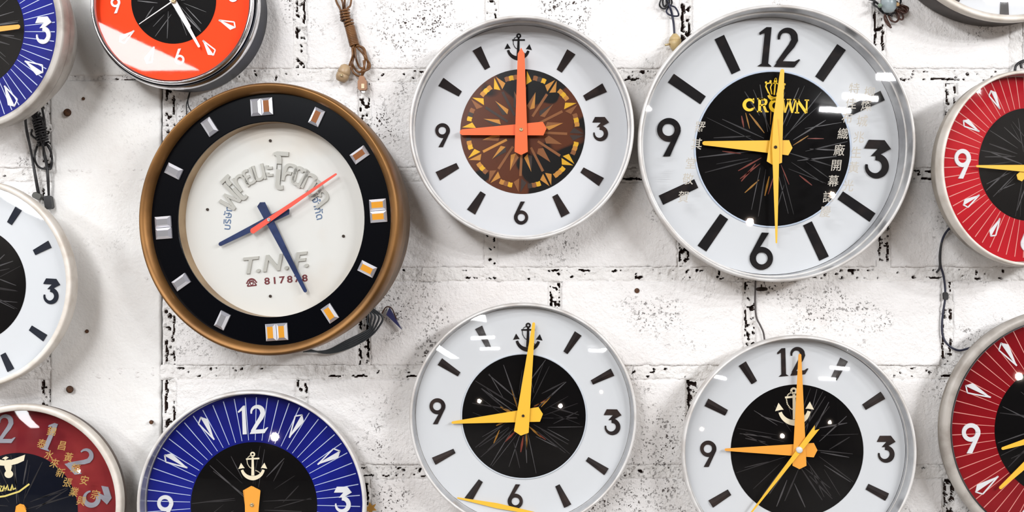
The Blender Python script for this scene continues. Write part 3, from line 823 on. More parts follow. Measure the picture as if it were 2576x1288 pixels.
ca = white_clock('white anchor clock with orange hands and brown kaleidoscope centre', 1312, 321, 284, 0.112, 0.042, (1311, 332), 209, 57, (24, 15), None, 60, -2, (1315, 331, 157), 0, crease=False, wall_in=0.975, plate=None or vary(mat('brown_foil_plate', (88, 44, 22), 0.25), (8, 7, 7), 9, 0.53, 0.56, 2, (1, 1, 1)))
ca.glyph(three, (1509, 325), 61, INK, 2); ca.glyph(nine, (1113, 340), 60, INK, 2); ca.glyph(six, (1311, 536), 58, INK, 2)
ca.glyph(anchor, (1304, 117), 66, INK_B, 0, 'anchor_emblem', 0.0014)
GOLDF = [mat('gold_facet', (196, 136, 62), 0.3, 0.3), mat('bright_gold_facet', (224, 172, 46), 0.3, 0.3), mat('brown_facet', (140, 90, 54), 0.3, 0.3), mat('dark_facet', (60, 50, 46), 0.3, 0.2)]
def rosette(ca):
    R_ = random.Random(3); k = ca.k; z0, z1 = ca.dz, ca.dz + 0.0006
    cc = ca.dc
    def P(r, a): return (cc.x + r * k * math.cos(math.radians(a)), cc.y + r * k * math.sin(math.radians(a)))
    for i in range(12):
        a = 30 * i - 1
        # spoke
        mb = MB(); mb.stroke([(*P(45, a), 6 * k), (*P(112, a), 6.5 * k)], z0, z1, R_.choice([2, 2, 0, 3])); ca.part(mb, 'spoke_facet', GOLDF, None, ca.plate)
        # twin points at the rim
        mb = MB()
        for s in (-1, 1):
            mb.prism([P(153, a + s * .9), P(118, a + s * 1.3), P(129, a + s * 7.2)], z0, z1, R_.choice([0, 0, 1, 2, 3]))
        ca.part(mb, 'rim_point_facet', GOLDF, None, ca.plate)
        # arc band between the points, in three tones
        mb = MB(); t = [R_.choice([0, 2]), 1, R_.choice([0, 2, 3])]; R_.shuffle(t)
        for j in range(3):
            a0 = a + 8.2 + j * 4.6; a1 = a0 + 4.6
            mb.prism([P(131, a0), P(143, a0), P(144, (a0 + a1) / 2), P(143, a1), P(131, a1), P(132, (a0 + a1) / 2)], z0, z1, t[j])
        ca.part(mb, 'arc_band_facet', GOLDF, None, ca.plate)
        # arrowhead between the spokes
        mb = MB(); b = a + 15; mb.prism([P(104, b), P(66, b - 9), P(58, b), ], z0, z1, R_.choice([0, 2])); mb.prism([P(104, b), P(58, b), P(66, b + 9)], z0, z1, R_.choice([2, 3, 2]))
        ca.part(mb, 'arrow_facet', GOLDF, None, ca.plate)
rosette(ca)
hb = (1311, 326); z = ca.zd
ca.hand('hour_hand', hb, (1157, 333), (1375, 328), 14, 34, z + 0.016, ORANGE)
ca.hand('minute_hand', hb, (1311, 120), (1310, 390), 17, 33, z + 0.022, ORANGE, tip_style='point')
ca.pin(hb, 5, z + 0.023, RIVET)
ca.glass(0)

# large crown clock
cb = white_clock('largest white clock with yellow crown emblem and painted Chinese characters on its glass', 1956, 360, 350, 0.108, 0.050, (1941, 372), 259, 98, (26, 24), None, 95, -4.7, (1944, 375, 194), 0, lip=0.02, ink=INK_B, crease=False, wall_in=0.95, edge=mat('pale_blue_ring', (196, 208, 226), 0.4), pan=PAN_CREAM, back=0.78)
cb.spokes(46, 5)
cb.glyph(twelve, (1958, 119), 98, INK_B, 3, t=0.004); cb.glyph(three, (2203, 401), 97, INK_B, 3, t=0.004); cb.glyph(nine, (1682, 345), 96, INK_B, 6, t=0.004); cb.glyph(six, (1916, 632), 94, INK_B, 2, t=0.004)
cb.glyph(crown, (1949, 221), 50, GILT, -1, 'crown_emblem', 0.0012)
for ch, x, wd in (('C', 1885, 1), ('R', 1919, 1), ('O', 1951, 1), ('W', 1984, 1), ('N', 2017, 1)):
    cb.glyph(lambda mb, T, z0, z1, q=ch: slab(mb, T, q, z0, z1), (x, 266 + (x - 1951) * .03), 35, GILT, 3, 'lettering', 0.0012, label='yellow slab-serif letter')
hb = (1951, 370); z = cb.zd
cb.hand('hour_hand', hb, (1767, 360), (1993, 377), 10, 38, z + 0.012, GOLD)
cb.hand('minute_hand', hb, (1968, 174), (1934, 416), 10, 38, z + 0.018, GOLD)
cb.hand('second_hand', hb, (1953, 612), (1949, 296), 4, 18, z + 0.023, GOLD, 'tapertail')
cb.pin(hb, 4, z + 0.0245, DARKPIN)
cb.glass(0.022)
def inscribe(c, chars, m, hp, rot=-8, name='inscription_character'):
    for ch, x, y in chars:
        p0 = c.L(x, y, c.H); zz = c.glass_z(p0)
        c.glyph(text_fn(ch, 0.92, 0.12, 0.004), (x, y), hp, m, rot, name, 0.0003, z=zz)
inscribe(cb, [('特', 2149, 223), ('佳', 2141, 260), ('布', 2131, 297), ('織', 2120, 336), ('廠', 2111, 377), ('開', 2104, 416), ('幕', 2096, 455), ('誌', 2084, 495), ('慶', 2076, 532),
              ('柳', 2187, 232), ('燦', 2179, 265), ('城', 2169, 304), ('兆', 2160, 345), ('生', 2153, 383), ('黃', 2147, 421), ('光', 2133, 467)], TEXTS, 30, 4)
inscribe(cb, [('羅', 1761, 320), ('其', 1752, 362), ('堂', 1738, 410), ('敬', 1731, 450), ('賀', 1719, 495)], TEXTS, 30, 4)

# lower anchor clock with domed cover
cc_ = white_clock('white anchor clock with yellow hands and a slipped second hand below six', 1316, 1049, 287, 0.085, 0.058, (1316, 1048), 222, 58, (20, 12), None, 64, -3.5, (1318, 1047, 155.5), 0.03, lip=0.022, pan=PAN_CREAM, edge=mat('pale_ring', (206, 212, 220), 0.4))
cc_.spokes(56, 11)
cc_.glyph(three, (1539, 1062), 65, INK, 3); cc_.glyph(nine, (1100, 1034), 65, INK, 3); cc_.glyph(six, (1297, 1249), 62, INK, 1)
cc_.glyph(anchor, (1328, 847), 71, INK_B, 2, 'anchor_emblem', 0.0014)
hb = (1316, 1046); z = cc_.zd
cc_.hand('hour_hand', hb, (1136, 1063), (1366, 1044), 6, 37, z + 0.010, GOLD)
cc_.hand('minute_hand', hb, (1343, 811), (1314, 1096), 7, 37, z + 0.015, GOLD)
cc_.pin(hb, 3.5, z + 0.0165, DARKPIN)
cc_.hand('second_hand', (1250, 1272), (1150, 1252), (1345, 1291), 3, 13, z + 0.004, GOLD, 'tapertail')
cc_.glass(0.032)

# lower right clock with twelve and anchor on the plate
cd = white_clock('white clock with amber hands and cream anchor on its black centre', 2012, 1140, 296, 0.092, 0.056, (2004, 1131), 228, 56, (21, 16), None, 66, 2.3, (2005, 1134, 167), 0.03, lip=0.022, pan=PAN_CREAM)
cd.spokes(40, 17, col=False)
cd.glyph(twelve, (1992, 909), 70, INK, 3); cd.glyph(three, (2227, 1130), 68, INK, -2); cd.glyph(nine, (1781, 1141), 66, INK, -2)
cd.glyph(six, (2012, 1356), 66, INK, 0)
cd.glyph(anchor, (1998, 1021), 94, CREAM, 0, 'anchor_emblem', 0.001)
hb = (2011, 1132); z = cd.zd
cd.hand('hour_hand', hb, (1823, 1131), (2056, 1130), 6, 36, z + 0.010, GOLD2)
cd.hand('minute_hand', hb, (2012, 890), (2014, 1180), 7, 35, z + 0.014, GOLD2)
cd.hand('second_hand', hb, (1880, 1302), (2060, 1078), 3, 15, z + 0.018, GOLD, 'fork')
cd.pin(hb, 8, z + 0.019, PALE, False)
cd.glass(0.034)

# coloured dials with rays and kite markers
def ray_clock(label, cx, cy, R, H, zd, dc, tr, disc, yaw, spin, m, ray_m, rim, pan, numerals, kites, rr, back=0.8, kind='flat', lip=0.026, inn=ALU_IN, plate=PLATE, dome=0.0, kl=66, kw=26, seed=1):
    c = Clock(label, cx, cy, R, H, zd, yaw, spin, back)
    c.case(kind, rim, inn, pan, lip, back, 0.955); c.dial(m); c.c = c.L(*dc)
    c.disc(disc[:2], disc[2], plate)
    if ray_m: c.rays(rr[0], rr[1], 60, 2.2, ray_m, off=0.5)
    for h in kites: c.kite(HOURS[h], tr, kl, kw, PALE)
    return c
ce = ray_clock('blue clock with white rays, cream anchor and amber hand in the lower row', 631, 1272, 289, 0.088, 0.055, (638, 1267), 222, (639, 1271, 159), 0, 1.5, BLUE, PALE_B, ALU, PAN_GREY, None, (1, 2, 4, 5, 7, 8, 10, 11), (160, 268))
ce.glyph(twelve_w, (635, 1055), 72, PALE, 2); ce.glyph(three, (861, 1257), 66, PALE, -1); ce.glyph(nine, (416, 1278), 66, PALE, -1); ce.glyph(six, (638, 1490), 66, PALE, 0)
ce.glyph(anchor, (636, 1171), 70, CREAM, -1, 'anchor_emblem', 0.001); ce.spokes(30, 23, col=False)
hb = (634, 1270); z = ce.zd
ce.hand('hour_hand', hb, (640, 1420), (637, 1222), 9, 42, z + 0.010, GOLD2)
ce.hand('minute_hand', hb, (626, 1490), (635, 1223), 8, 40, z + 0.014, GOLD2)
ce.pin(hb, 5, z + 0.0155, RIVET); ce.glass(0.012)

cf = ray_clock('bright red clock with pale rays and a yellow hand below the top corner', 2590, 423, 247, 0.100, 0.068, (2585, 413), 184, (2588, 414, 142), 12, 0, RED1, PALE_R, ALU_DULL, PAN_GREY, None, (1, 2, 4, 5, 7, 8, 10, 11), (142, 236), back=0.78, lip=0.03, kl=52, kw=22)
cf.glyph(nine, (2420, 412), 74, PALE, 0); cf.glyph(six, (2586, 600), 70, PALE, 0); cf.spokes(36, 31, col=False)
hb = (2587, 424); z = cf.zd
cf.hand('minute_hand', hb, (2455, 418), (2625, 426), 5, 22, z + 0.012, GOLD)
cf.hand('hour_hand', hb, (2660, 350), (2560, 452), 6, 22, z + 0.009, GOLD)
cf.pin(hb, 4, z + 0.0135, RIVET); cf.glass(0.010)

cg = ray_clock('dark red clock with pale rays and thick aluminium rim in the lower corner', 2676, 1084, 308, 0.075, 0.050, (2673, 1082), 234, (2674, 1082, 172), 0, 5.5, RED2, PALE_R, ALU_GREY, PAN_GREY, None, (1, 2, 4, 5, 7, 8, 10, 11), (172, 278), back=0.8, kind='round', lip=0.088, kl=70, kw=28)
cg.glyph(nine, (2442, 1102), 76, PALE, -4); cg.glyph(twelve_w, (2650, 852), 74, PALE, 0); cg.spokes(36, 37, col=False)
hb = (2672, 1083); z = cg.zd
cg.hand('hour_hand', hb, (2519, 1129), (2712, 1071), 7, 30, z + 0.008, GOLD)
cg.hand('minute_hand', hb, (2514, 1229), (2705, 1052), 8, 30, z + 0.011, GOLD)
cg.pin(hb, 5, z + 0.0125, RIVET); cg.glass(0.012)

ch = ray_clock('blue clock with white rays and a thick grey rim in the top corner', -56, 79, 246, 0.105, 0.075, (-58, 79), 192, (-60, 79, 140), -14, 0, BLUE, PALE_B, ALU_GREY, ALU_GREY, None, (1, 2, 4, 5, 7, 8, 10, 11), (140, 226), back=0.77, lip=0.075, kl=60, kw=30)
ch.glyph(three, (109, 77), 68, PALE, 0); ch.spokes(30, 41, col=False)
hb = (-60, 80); z = ch.zd
ch.hand('hour_hand', hb, (51, 67), (-100, 84), 11, 18, z + 0.010, GOLD2); ch.pin(hb, 5, z + 0.0115, RIVET); ch.glass(0)

ci = ray_clock('vermilion clock with chrome bezel and white hands between the blue and brass clocks', 430, 4, 216, 0.115, 0.088, (437, 2), 148, (437, 2, 108), -2, 6.5, VERM, None, CHROME, PAN_BLACK, None, (1, 2, 4, 5, 7, 8, 10, 11), (0, 0), back=0.955, kind='double', kl=46, kw=22)
for fn, xy in ((nine, (292, 14)), (six, (452, 143)), (three, (585, -14))): ci.glyph(fn, xy, 40, PALE, 0)
ci.spokes(24, 43, col=False); hb = (436, 2); z = ci.zd
ci.hand('minute_hand', hb, (502, 119), (420, -26), 6, 14, z + 0.010, WHITE_H); ci.hand('hour_hand', hb, (478, 70), (426, -16), 8, 16, z + 0.008, WHITE_H)
ci.hand('second_hand', hb, (350, 61), (462, -18), 1.5, 3, z + 0.013, WHITE_H, 'tapertail'); ci.pin(hb, 6, z + 0.0145, RIVET); ci.glass(0, None, ci.H - 0.008)

cj = white_clock('plain white clock with black wedge markers cut off by the left edge', -72, 714, 263, 0.095, 0.068, (-73, 721), 212, 46, (19, 14), None, 54, -3, (-73, 716, 146), 0.018, yaw=-6, pan=ALU_DULL, back=0.80, lip=0.05, rim=ALU_DULL, crease=False, ink=mat('blue_black_marker', (34, 38, 48), 0.5, spec=0.1))
cj.glyph(three, (128, 733), 64, MATS['blue_black_marker'], 0); cj.spokes(36, 47, col=False)
cj.hand('hour_hand', (-73, 716), (-160, 690), (-40, 728), 7, 26, cj.zd + 0.01, GOLD); cj.pin((-73, 716), 5, cj.zd + 0.0115, RIVET); cj.glass(0.014)

ck = Clock('faded red clock with gilt eagle emblem, script name and gilt characters', 54, 1269, 251, 0.100, 0.066, 0, 8, 0.85)
ck.case('flat', ALU_DULL, ALU_DULL, PAN_BROWN, 0.055, 0.86, 0.945); ck.dial(RED3); ck.c = ck.L(50, 1278)
ck.disc((48, 1287), 148, PLATE_N)
for hnum in range(1, 12):
    if hnum in (12,): continue
    a = math.radians(HOURS[hnum] + 8); x, y = 52 + 193 * math.cos(a), 1276 - 193 * math.sin(a)
    fn = {1: one, 2: two, 3: three, 6: six, 9: nine, 11: one}.get(hnum)
    if fn: ck.glyph(fn, (x, y), 72, FADED, -30 * hnum * (1 if hnum < 4 else 0) * .9)
    else: ck.tick(HOURS[hnum], 193, 50, 18, 10, FADED)
ck.glyph(two, (14, 1078), 72, FADED, -8); ck.glyph(one, (-26, 1086), 72, FADED, 4)
ck.glyph(eagle, (21, 1174), 58, CREAM, -3, 'eagle_emblem', 0.001); ck.glyph(script_word, (42, 1218), 52, mat('gilt_script', (226, 206, 116), 0.35), -3, 'script_lettering', 0.001)
ck.spokes(30, 53, col=False); hb = (48, 1300); z = ck.zd
ck.hand('hour_hand', hb, (20, 1420), (37, 1264), 9, 26, z + 0.010, GOLD2, 'round'); ck.hand('minute_hand', hb, (0, 1440), (64, 1276), 8, 26, z + 0.014, GOLD2, 'round')
ck.pin(hb, 5, z + 0.0155, RIVET); ck.glass(0.022)
inscribe(ck, [('錦', 130, 1085), ('昌', 156, 1121), ('黃', 172, 1150), ('榮', 190, 1178), ('安', 212, 1208), ('宗', 240, 1244),
              ('泰', 105, 1116), ('水', 123, 1144), ('來', 137, 1165), ('新', 152, 1189), ('張', 170, 1214), ('業', 186, 1237), ('興', 204, 1260)], TEXTG, 25, -18)

cl = white_clock('white clock with dark pan cut off by the top edge', 2545, -250, 303, 0.095, 0.070, (2526, -214), 235, 52, (23, 18), None, 60, 0, (2530, -215, 150), 0, yaw=0, pan=STEEL_D, back=0.965, lip=0.05, rim=ALU_DULL, crease=False, hours=(5, 6, 7, 8, 4))
cl.hand('hour_hand', (2526, -214), (2600, -300), (2500, -180), 7, 26, cl.zd + 0.01, GOLD); cl.glass(0)

# ------------------------------------------------------------------ cords, plugs, nails
K_BLK = mat('black_flex', (26, 25, 28), 0.45); K_GRY = mat('charcoal_flex', (56, 60, 64), 0.5); K_BRN = vary(mat('brown_flex', (122, 82, 44), 0.4), (78, 48, 26), 40)
K_DBR = mat('dark_brown_flex', (70, 44, 36), 0.42); K_NAV = mat('navy_flex', (30, 32, 54), 0.45)
IVORY = vary(mat('ivory_bakelite', (182, 156, 122), 0.4), (136, 108, 80), 20); TAN = mat('tan_plug', (146, 94, 44), 0.4); CREAMP = vary(mat('cream_plug', (206, 182, 132), 0.4), (176, 150, 104), 20)
def Z(ox, oy, s): return lambda x, y, h=0.012: px(ox + x / s, oy + y / s, h)
def cordgroup(name, label, loc, cat='cord'):
    e = empty(name, loc); tag(e, label, cat); return e
def addp(root, name, mb, m, label=None, under=None):
    inv = root.location
    mb.v = [(x - inv.x, y - inv.y, z - inv.z) for x, y, z in mb.v]
    o = mb.build(name, m, under or root)
    if label: o['label'] = label
    return o
def lathe_at(prof, p, axis, n=20, smooth=True):
    """lathe about an axis through p"""
    mb = MB(); mb.lathe(prof, n, smooth=smooth)
    q = Vector((0, 0, 1)).rotation_difference(Vector(axis).normalized())
    mb.v = [tuple(Vector(p) + q @ Vector(v)) for v in mb.v]
    return mb
def box_at(p, sx, sy, sz, roll=0.0, bev=0.0008):
    """bevelled box in wall axes, rolled in the wall plane"""
    mb = MB(); x, y, z = sx / 2, sy / 2, sz / 2
    prof = [(-x + bev, -z), (x - bev, -z), (x, -z + bev), (x, z - bev), (x - bev, z), (-x + bev, z), (-x, z - bev), (-x, -z + bev)]
    co, s = math.cos(roll), math.sin(roll)
    pr = [(a * co - b * s, a * s + b * co) for a, b in prof]
    n = len(pr); v = [(a, -y, b) for a, b in pr] + [(a, y, b) for a, b in pr]
    mb.add([tuple(Vector(p) + Vector(q)) for q in v], [tuple(range(n)), tuple(range(n, 2 * n))[::-1]] + [(i, n + i, n + (i + 1) % n, (i + 1) % n) for i in range(n)])
    return mb
def coil(mb, p0, p1, rad, turns, r):
    a = Vector(p0); b = Vector(p1); d = (b - a); t = d.normalized(); n1 = t.cross(Vector((0, 1, 0))).normalized(); n2 = t.cross(n1)
    N = int(turns * 10); mb.tube([a + d * (i / N) + (n1 * math.cos(2 * PI * turns * i / N) + n2 * math.sin(2 * PI * turns * i / N)) * rad for i in range(N + 1)], r, 6, sub=1)

# brown twisted cord hanging at the top
q = Z(640, 0, 4.293)
root = cordgroup('power_cord', 'coiled brown cord hanging at the top with ivory socket and tan plug', q(1000, 0, 0.02))
strands = [[(870, -40), (890, 30), (930, 110), (990, 300), (1050, 500)], [(930, -40), (955, 40), (965, 120), (1020, 310), (1075, 500)], [(980, -60), (975, 40), (985, 120), (1040, 300), (1095, 490)],
           [(1050, -30), (1035, 60), (1000, 115), (1045, 300), (1110, 490)],
           [(1055, 500), (1060, 600), (1035, 680), (1010, 735)], [(1065, 500), (1070, 600), (1045, 700), (1075, 790), (1150, 825), (1185, 760), (1180, 650)],
           [(1080, 500), (1075, 610), (1060, 690), (1100, 760), (1150, 775), (1190, 700), (1185, 600), (1100, 500)], [(1085, 500), (1095, 620), (1130, 720), (1170, 740)],
           [(1100, 495), (1150, 510), (1190, 570), (1200, 620), (1245, 690), (1240, 740), (1190, 770), (1165, 810)], [(1110, 490), (1180, 520), (1205, 600), (1225, 680), (1215, 750), (1170, 770), (1160, 830)]]
for i, st in enumerate(strands):
    mb = MB(); mb.tube([q(x, y, 0.014 + 0.004 * ((i * 7 + j) % 3)) for j, (x, y) in enumerate(st)], 0.0021, 8); addp(root, 'strand', mb, K_BRN)
mb = MB(); coil(mb, q(975, 110, 0.018), q(985, 230, 0.018), 0.0088, 4, 0.0021); addp(root, 'wrap', mb, K_BRN)
mb = MB(); coil(mb, q(1015, 225, 0.018), q(1028, 290, 0.018), 0.0085, 2, 0.0022); addp(root, 'wrap', mb, K_BRN)
mb = MB(); coil(mb, q(1030, 290, 0.018), q(1082, 495, 0.018), 0.0080, 12, 0.0022); addp(root, 'wrap', mb, K_BRN)
mb = lathe_at([(0, 0.020), (0.005, 0.0195), (0.0105, 0.015), (0.0125, 0.006), (0.0128, 0.0015), (0.0118, 0.001), (0.0118, 0), (0.0128, -0.0005), (0.0124, -0.008), (0.009, -0.015), (0, -0.016)], q(960, 800, 0.016), (0.42, -0.1, 1), 22)
o = addp(root, 'socket', mb, IVORY, 'ivory lamp socket'); 
mb = lathe_at([(0, 0.003), (0.0028, 0.0025), (0.003, 0)], q(940, 815, 0.030), (0, -1, 0), 12); addp(root, 'screw', mb, RIVET, None, o)
pl = addp(root, 'plug', box_at(q(1168, 920, 0.014), 0.0175, 0.013, 0.021, 0.02, 0.003), TAN, 'tan two-pin plug')
addp(root, 'plug_neck', box_at(q(1162, 850, 0.014), 0.012, 0.009, 0.010, 0, 0.003), TAN, None, pl)
addp(root, 'plug_label', box_at(q(1171, 930, 0.021), 0.0058, 0.002, 0.009, 0, 0.0005), mat('plug_label_cream', (222, 200, 160), 0.4), None, pl)
addp(root, 'pin_tip', box_at(q(1176, 985, 0.014), 0.007, 0.003, 0.006, 0, 0.0008), CHROME, None, pl)

# black flex with cream plug beside the crown clock
q = Z(1560, 0, 6.44)
root = cordgroup('power_cord', 'knotted black flex with acorn-shaped cream plug left of the crown clock', q(850, 0, 0.015))
for i, st in enumerate([[(740, -80), (770, 40), (810, 120), (845, 260), (868, 400), (880, 570)], [(690, -60), (640, 60), (660, 120), (720, 140), (770, 80), (760, -20)], [(700, -40), (690, 50), (715, 105), (750, 60), (740, -40)],
                        [(800, 90), (750, 180), (790, 235), (870, 260), (940, 255), (940, 200), (890, 120), (820, 90)], [(780, -60), (830, 0), (835, 60), (790, 120)], [(760, -60), (800, 20), (780, 90), (740, 110)]]):
    mb = MB(); mb.tube([q(x, y, 0.010 + 0.003 * ((i + j) % 3)) for j, (x, y) in enumerate(st)], 0.0017 if i else 0.0022, 8); addp(root, 'strand', mb, K_NAV if i in (0, 3) else K_BLK)
pl = addp(root, 'plug', lathe_at([(0, 0.014), (0.004, 0.0135), (0.0095, 0.007), (0.0125, 0.0005), (0.0115, 0), (0.0122, -0.0006), (0.0115, -0.010), (0.006, -0.019), (0, -0.020)], q(890, 660, 0.014), (-0.06, -0.05, 1), 22), CREAMP, 'cream acorn-shaped plug')
mb = MB(); mb.tube([q(800, 715, 0.018), q(728, 730, 0.020)], 0.0022, 8, sub=1); addp(root, 'plug_pin', mb, RIVET, None, pl)

# brown bundle with grey bulb switch
q = Z(2140, 0, 4.954)
root = cordgroup('power_cord', 'dark brown cord bundle with round grey switch near the top right', q(480, 20, 0.02))
sw = addp(root, 'switch', lathe_at([(0, 0.018), (0.009, 0.0165), (0.0135, 0.010), (0.0148, 0.001), (0.0135, -0.008), (0.009, -0.0145), (0, -0.017)], q(475, 55, 0.026), (-0.1, -0.2, 1), 24), vary(mat('grey_switch', (176, 190, 194), 0.3), (138, 150, 156), 20), 'rounded grey switch body')
addp(root, 'knob', lathe_at([(0, 0.005), (0.0035, 0.004), (0.0045, 0), (0.003, -0.004)], q(365, 70, 0.034), (-0.5, -0.8, 0), 14), mat('green_knob', (120, 138, 122), 0.35), None, sw)
addp(root, 'terminal', lathe_at([(0, 0.005), (0.003, 0.004), (0.0042, 0), (0.003, -0.005), (0, -0.006)], q(578, 55, 0.028), (1, -0.3, 0), 14), mat('tan_terminal', (196, 160, 112), 0.4), None, sw)
R_ = random.Random(4)
bund = [[(590, 60 + 9 * i), (650, 70 + 11 * i), (715 - 6 * i, 100 + 16 * i), (690 - 12 * i, 150 + 6 * i), (600, 110 + 7 * i)] for i in range(4)] + \
       [[(430, 170 + 6 * i), (420 + 8 * i, 230), (455 + 14 * i, 300 + 12 * i), (505 - 10 * i, 345 - 10 * i)] for i in range(4)] + \
       [[(560, 110), (620, 160), (655, 210), (640, 245), (600, 225), (560, 160)], [(540, 120), (600, 175), (590, 250), (550, 275), (500, 250), (470, 190)], [(300, -20), (290, 60), (340, 90), (400, 120), (400, 160), (480, 180), (550, 160)],
        [(330, 80), (380, 140), (450, 170), (520, 200)], [(220, -10), (280, 5), (330, 40), (370, 80)], [(600, -30), (625, 10), (605, 50), (570, 20)]]
for i, st in enumerate(bund):
    mb = MB(); mb.tube([q(x, y, 0.012 + 0.004 * ((i + 2 * j) % 3)) for j, (x, y) in enumerate(st)], 0.0019, 8); addp(root, 'strand', mb, K_DBR if i < 10 else K_BLK)

# black bundle below the corner blue clock
q = Z(0, 0, 2.477)
root = cordgroup('power_cord', 'tangled black cord hanging below the corner blue clock', q(230, 660, 0.02))
R_ = random.Random(9)
sts = [[(155, 720), (165, 820), (190, 930), (215, 1080), (235, 1200)], [(170, 700), (160, 760), (185, 900), (220, 1080), (245, 1215)], [(260, 660), (280, 780), (270, 900), (285, 1000), (295, 1100), (305, 1240)], [(235, 650), (225, 760), (250, 860), (280, 960), (300, 1080), (305, 1250)],
       [(235, 900), (215, 980), (240, 1040), (290, 1050), (320, 1020), (320, 960), (290, 900), (260, 890)], [(280, 890), (310, 920), (325, 1000), (310, 1055), (275, 980), (270, 900)], [(200, 810), (195, 840), (230, 870)], [(215, 690), (200, 720), (250, 780), (290, 800)]]
for k in range(9):
    x0 = 200 + R_.uniform(-20, 60); sts.append([(x0, 690 + R_.uniform(-30, 20)), (215 + R_.uniform(0, 70), 760), (225 + R_.uniform(0, 65), 830), (235 + R_.uniform(0, 50), 910)])
for i, st in enumerate(sts):
    mb = MB(); mb.tube([q(x, y, 0.008 + 0.005 * ((i * 5 + j * 2) % 4)) for j, (x, y) in enumerate(st)], 0.0021, 8); addp(root, 'strand', mb, K_BLK)
mb = MB(); coil(mb, q(235, 740, 0.016), q(270, 890, 0.016), 0.010, 9, 0.002); addp(root, 'wrap', mb, K_BLK)
addp(root, 'plug', box_at(q(235, 1222, 0.016), 0.017, 0.013, 0.012, -0.5, 0.003), mat('grey_plug', (78, 78, 74), 0.5), 'grey plug')
addp(root, 'plug', box_at(q(305, 1262, 0.014), 0.014, 0.013, 0.026, 0.15, 0.003), K_BLK, 'black plug')

# pair of thin wires under the chrome clock
root = cordgroup('wire', 'pair of thin black wires between chrome and brass clocks', q(1185, 565, 0.012))
for st in ([(1190, 540), (1178, 600), (1163, 650), (1163, 715)], [(1192, 550), (1172, 610), (1175, 660), (1195, 700)]):
    mb = MB(); mb.tube([q(x, y, 0.010) for x, y in st], 0.0012, 6); addp(root, 'strand', mb, K_BLK)

# coil of charcoal flex tucked behind the brass clock
q = Z(360, 740, 3.68)
root = cordgroup('power_cord', 'loops of charcoal flex sticking out under the brass clock', q(1990, 480, 0.02))
for i in range(5):
    d = i * 19
    mb = MB(); mb.tube([q(1480, 500 + d * .4, 0.015 + 0.003 * i), q(1700, 545 - d * .3, 0.018), q(1900, 500 - d, 0.020 + .002 * i), q(2090, 400 - d, 0.02), q(2190 - d * 1.5, 290 - d * .4, 0.022), q(2215 - d * 1.8, 210 - d * .4, 0.024), q(2120 - d, 130, 0.02)], 0.0019, 8); addp(root, 'strand', mb, K_GRY)
mb = MB(); mb.prism([(0, 0), (0.030, -0.029), (0.012, 0.004), (0.006, 0.014)], 0, 0.010)
b = q(2250, 190, 0.020); mb.v = [(b.x + x, b.y - z + 0.01, b.z + y) for x, y, z in mb.v]; addp(root, 'connector', mb, mat('navy_connector', (40, 44, 96), 0.45), 'navy connector')
mb = MB(); mb.tube([q(2210, 180, .02), q(2250, 120, .022), q(2300, 130, .022), q(2330, 190, .02), q(2345, 235, .018)], 0.0014, 6); addp(root, 'strand', mb, K_DBR)

# cord running from the red clock to the dark red one
q = Z(2000, 560, 3.22)
root = cordgroup('power_cord', 'thin black cord looping from the bright red clock down to the dark red clock', q(1200, 380, 0.012))
mb = MB(); mb.tube([q(x, y, h) for x, y, h in ((1300, 10, .03), (1250, 45, .02), (1200, 120, .012), (1178, 220, .008), (1178, 340, .006), (1200, 420, .006), (1215, 520, .006), (1215, 620, .006), (1200, 720, .006), (1190, 830, .006), (1198, 920, .007), (1240, 990, .010), (1320, 1035, .012), (1400, 1020, .014), (1500, 985, .02))], 0.0021, 8); addp(root, 'strand', mb, K_NAV)
mb = MB(); mb.tube([q(x, y, .010) for x, y in ((1285, 30), (1225, 75), (1188, 160), (1172, 260), (1172, 360), (1145, 405))], 0.0021, 8); addp(root, 'strand', mb, K_BLK)
addp(root, 'clip', box_at(q(1218, 595, 0.007), 0.008, 0.008, 0.015, 0.05, 0.002), K_BLK)

# thin wire and wing nut under the crown clock
q = Z(1560, 640, 3.578)
root = cordgroup('wire', 'thin grey wire running from crown clock down to the clock below', q(1215, 270, 0.01))
mb = MB(); mb.tube([q(x, y, .008) for x, y in ((1218, 230), (1216, 330), (1214, 430), (1225, 560), (1262, 640), (1288, 700), (1300, 770))], 0.0017, 8); addp(root, 'strand', mb, mat('grey_wire', (78, 72, 72), 0.45))
root = cordgroup('wing_nut', 'small dark wing nut under the rim of the crown clock', q(1275, 310, 0.03), 'nut')
mb = MB(); mb.tube([q(1272, 270, .03), q(1272, 305, .03)], 0.0015, 8, sub=1); addp(root, 'bolt', mb, STEEL_D)
addp(root, 'wing', lathe_at([(0, 0.012), (0.003, 0.010), (0.0042, 0.003), (0.0042, -0.003), (0.003, -0.010), (0, -0.012)], q(1275, 313, .03), (1, 0, 0.02), 14), STEEL_D)

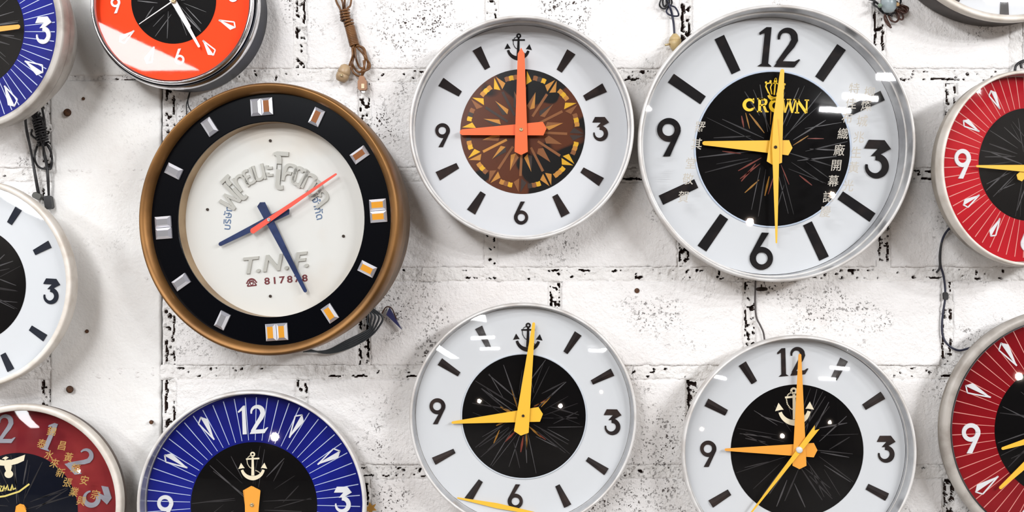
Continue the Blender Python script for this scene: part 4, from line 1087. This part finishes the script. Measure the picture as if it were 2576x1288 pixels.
# small cable ends at the right edge and by the brass clock
q = Z(2140, 0, 4.954)
root = cordgroup('power_cord', 'short black cable arching over the bright red clock', q(2100, 830, 0.012))
for st in ([(2045, 880), (2060, 820), (2110, 775), (2200, 740)], [(2130, 850), (2120, 800), (2150, 770), (2220, 760)]):
    mb = MB(); mb.tube([q(x, y, .012) for x, y in st], 0.0024, 8); addp(root, 'strand', mb, K_BLK)

RUST = vary(mat('rusty_nail', (98, 66, 44), 0.7, 0.3), (54, 36, 28), 200)
def nail(x, y, r, label, ln=0.012):
    mb = lathe_at([(0, -0.02), (r * .4, -0.02), (r * .4, ln - 0.003), (r, ln - 0.0025), (r * 1.05, ln - 0.001), (r * .8, ln), (0, ln)], (0, 0, 0), (0, -1, 0), 14)
    o = mb.build('nail', RUST); o.location = px(x, y, 0.0)
    tag(o, label, 'nail', 'rusty nails in the wall')
nail(175, 285, 0.0075, 'large rusty nail head below the corner blue clock')
nail(181, 978, 0.0070, 'rusty nail head beneath the plain white clock')
nail(385, 1060, 0.0040, 'small bent nail left of the lower blue clock')
nail(221, 833, 0.0036, 'tiny nail hole right of the plain white clock', 0.006)
nail(212, 249, 0.0030, 'tiny nail above right of the large rusty nail', 0.006)
nail(1602, 731, 0.0048, 'rust spot nail below the gap between anchor and crown clocks', 0.004)
# scrap of dried leaf behind the lower blue clock
mb = MB(); b = px(931, 1278, 0.03)
lf = [(-.012, .004), (-.004, .003), (-.001, .012), (.004, .005), (.012, .009), (.008, .001), (.013, -.004), (.005, -.005), (.002, -.013), (-.004, -.006), (-.012, -.008)]
mb.prism(lf, 0, 0.0008); mb.v = [(x, -z - 0.15 * x, y) for x, y, z in mb.v]
o = mb.build('dried_leaf', mat('dry_leaf', (176, 128, 52), 0.6)); o.location = b
tag(o, 'yellow-brown dried leaf scrap beside the lower blue clock', 'leaf')
# numerals on the parts of the cropped clocks that lie outside the photograph
cf.numerals((3,), 186, 70, PALE); cg.numerals((3, 6), 234, 74, PALE)
ch.numerals((12, 6, 9), 192, 66, PALE); ci.numerals((12,), 148, 40, PALE)
cj.numerals((12, 6, 9), 212, 60, MATS['blue_black_marker']); cl.numerals((12, 3, 9), 232, 60, INK)
for h_ in (1, 2, 10, 11): cl.tick(HOURS[h_], 235, 52, 23, 18, INK)
bpy.context.view_layer.update()
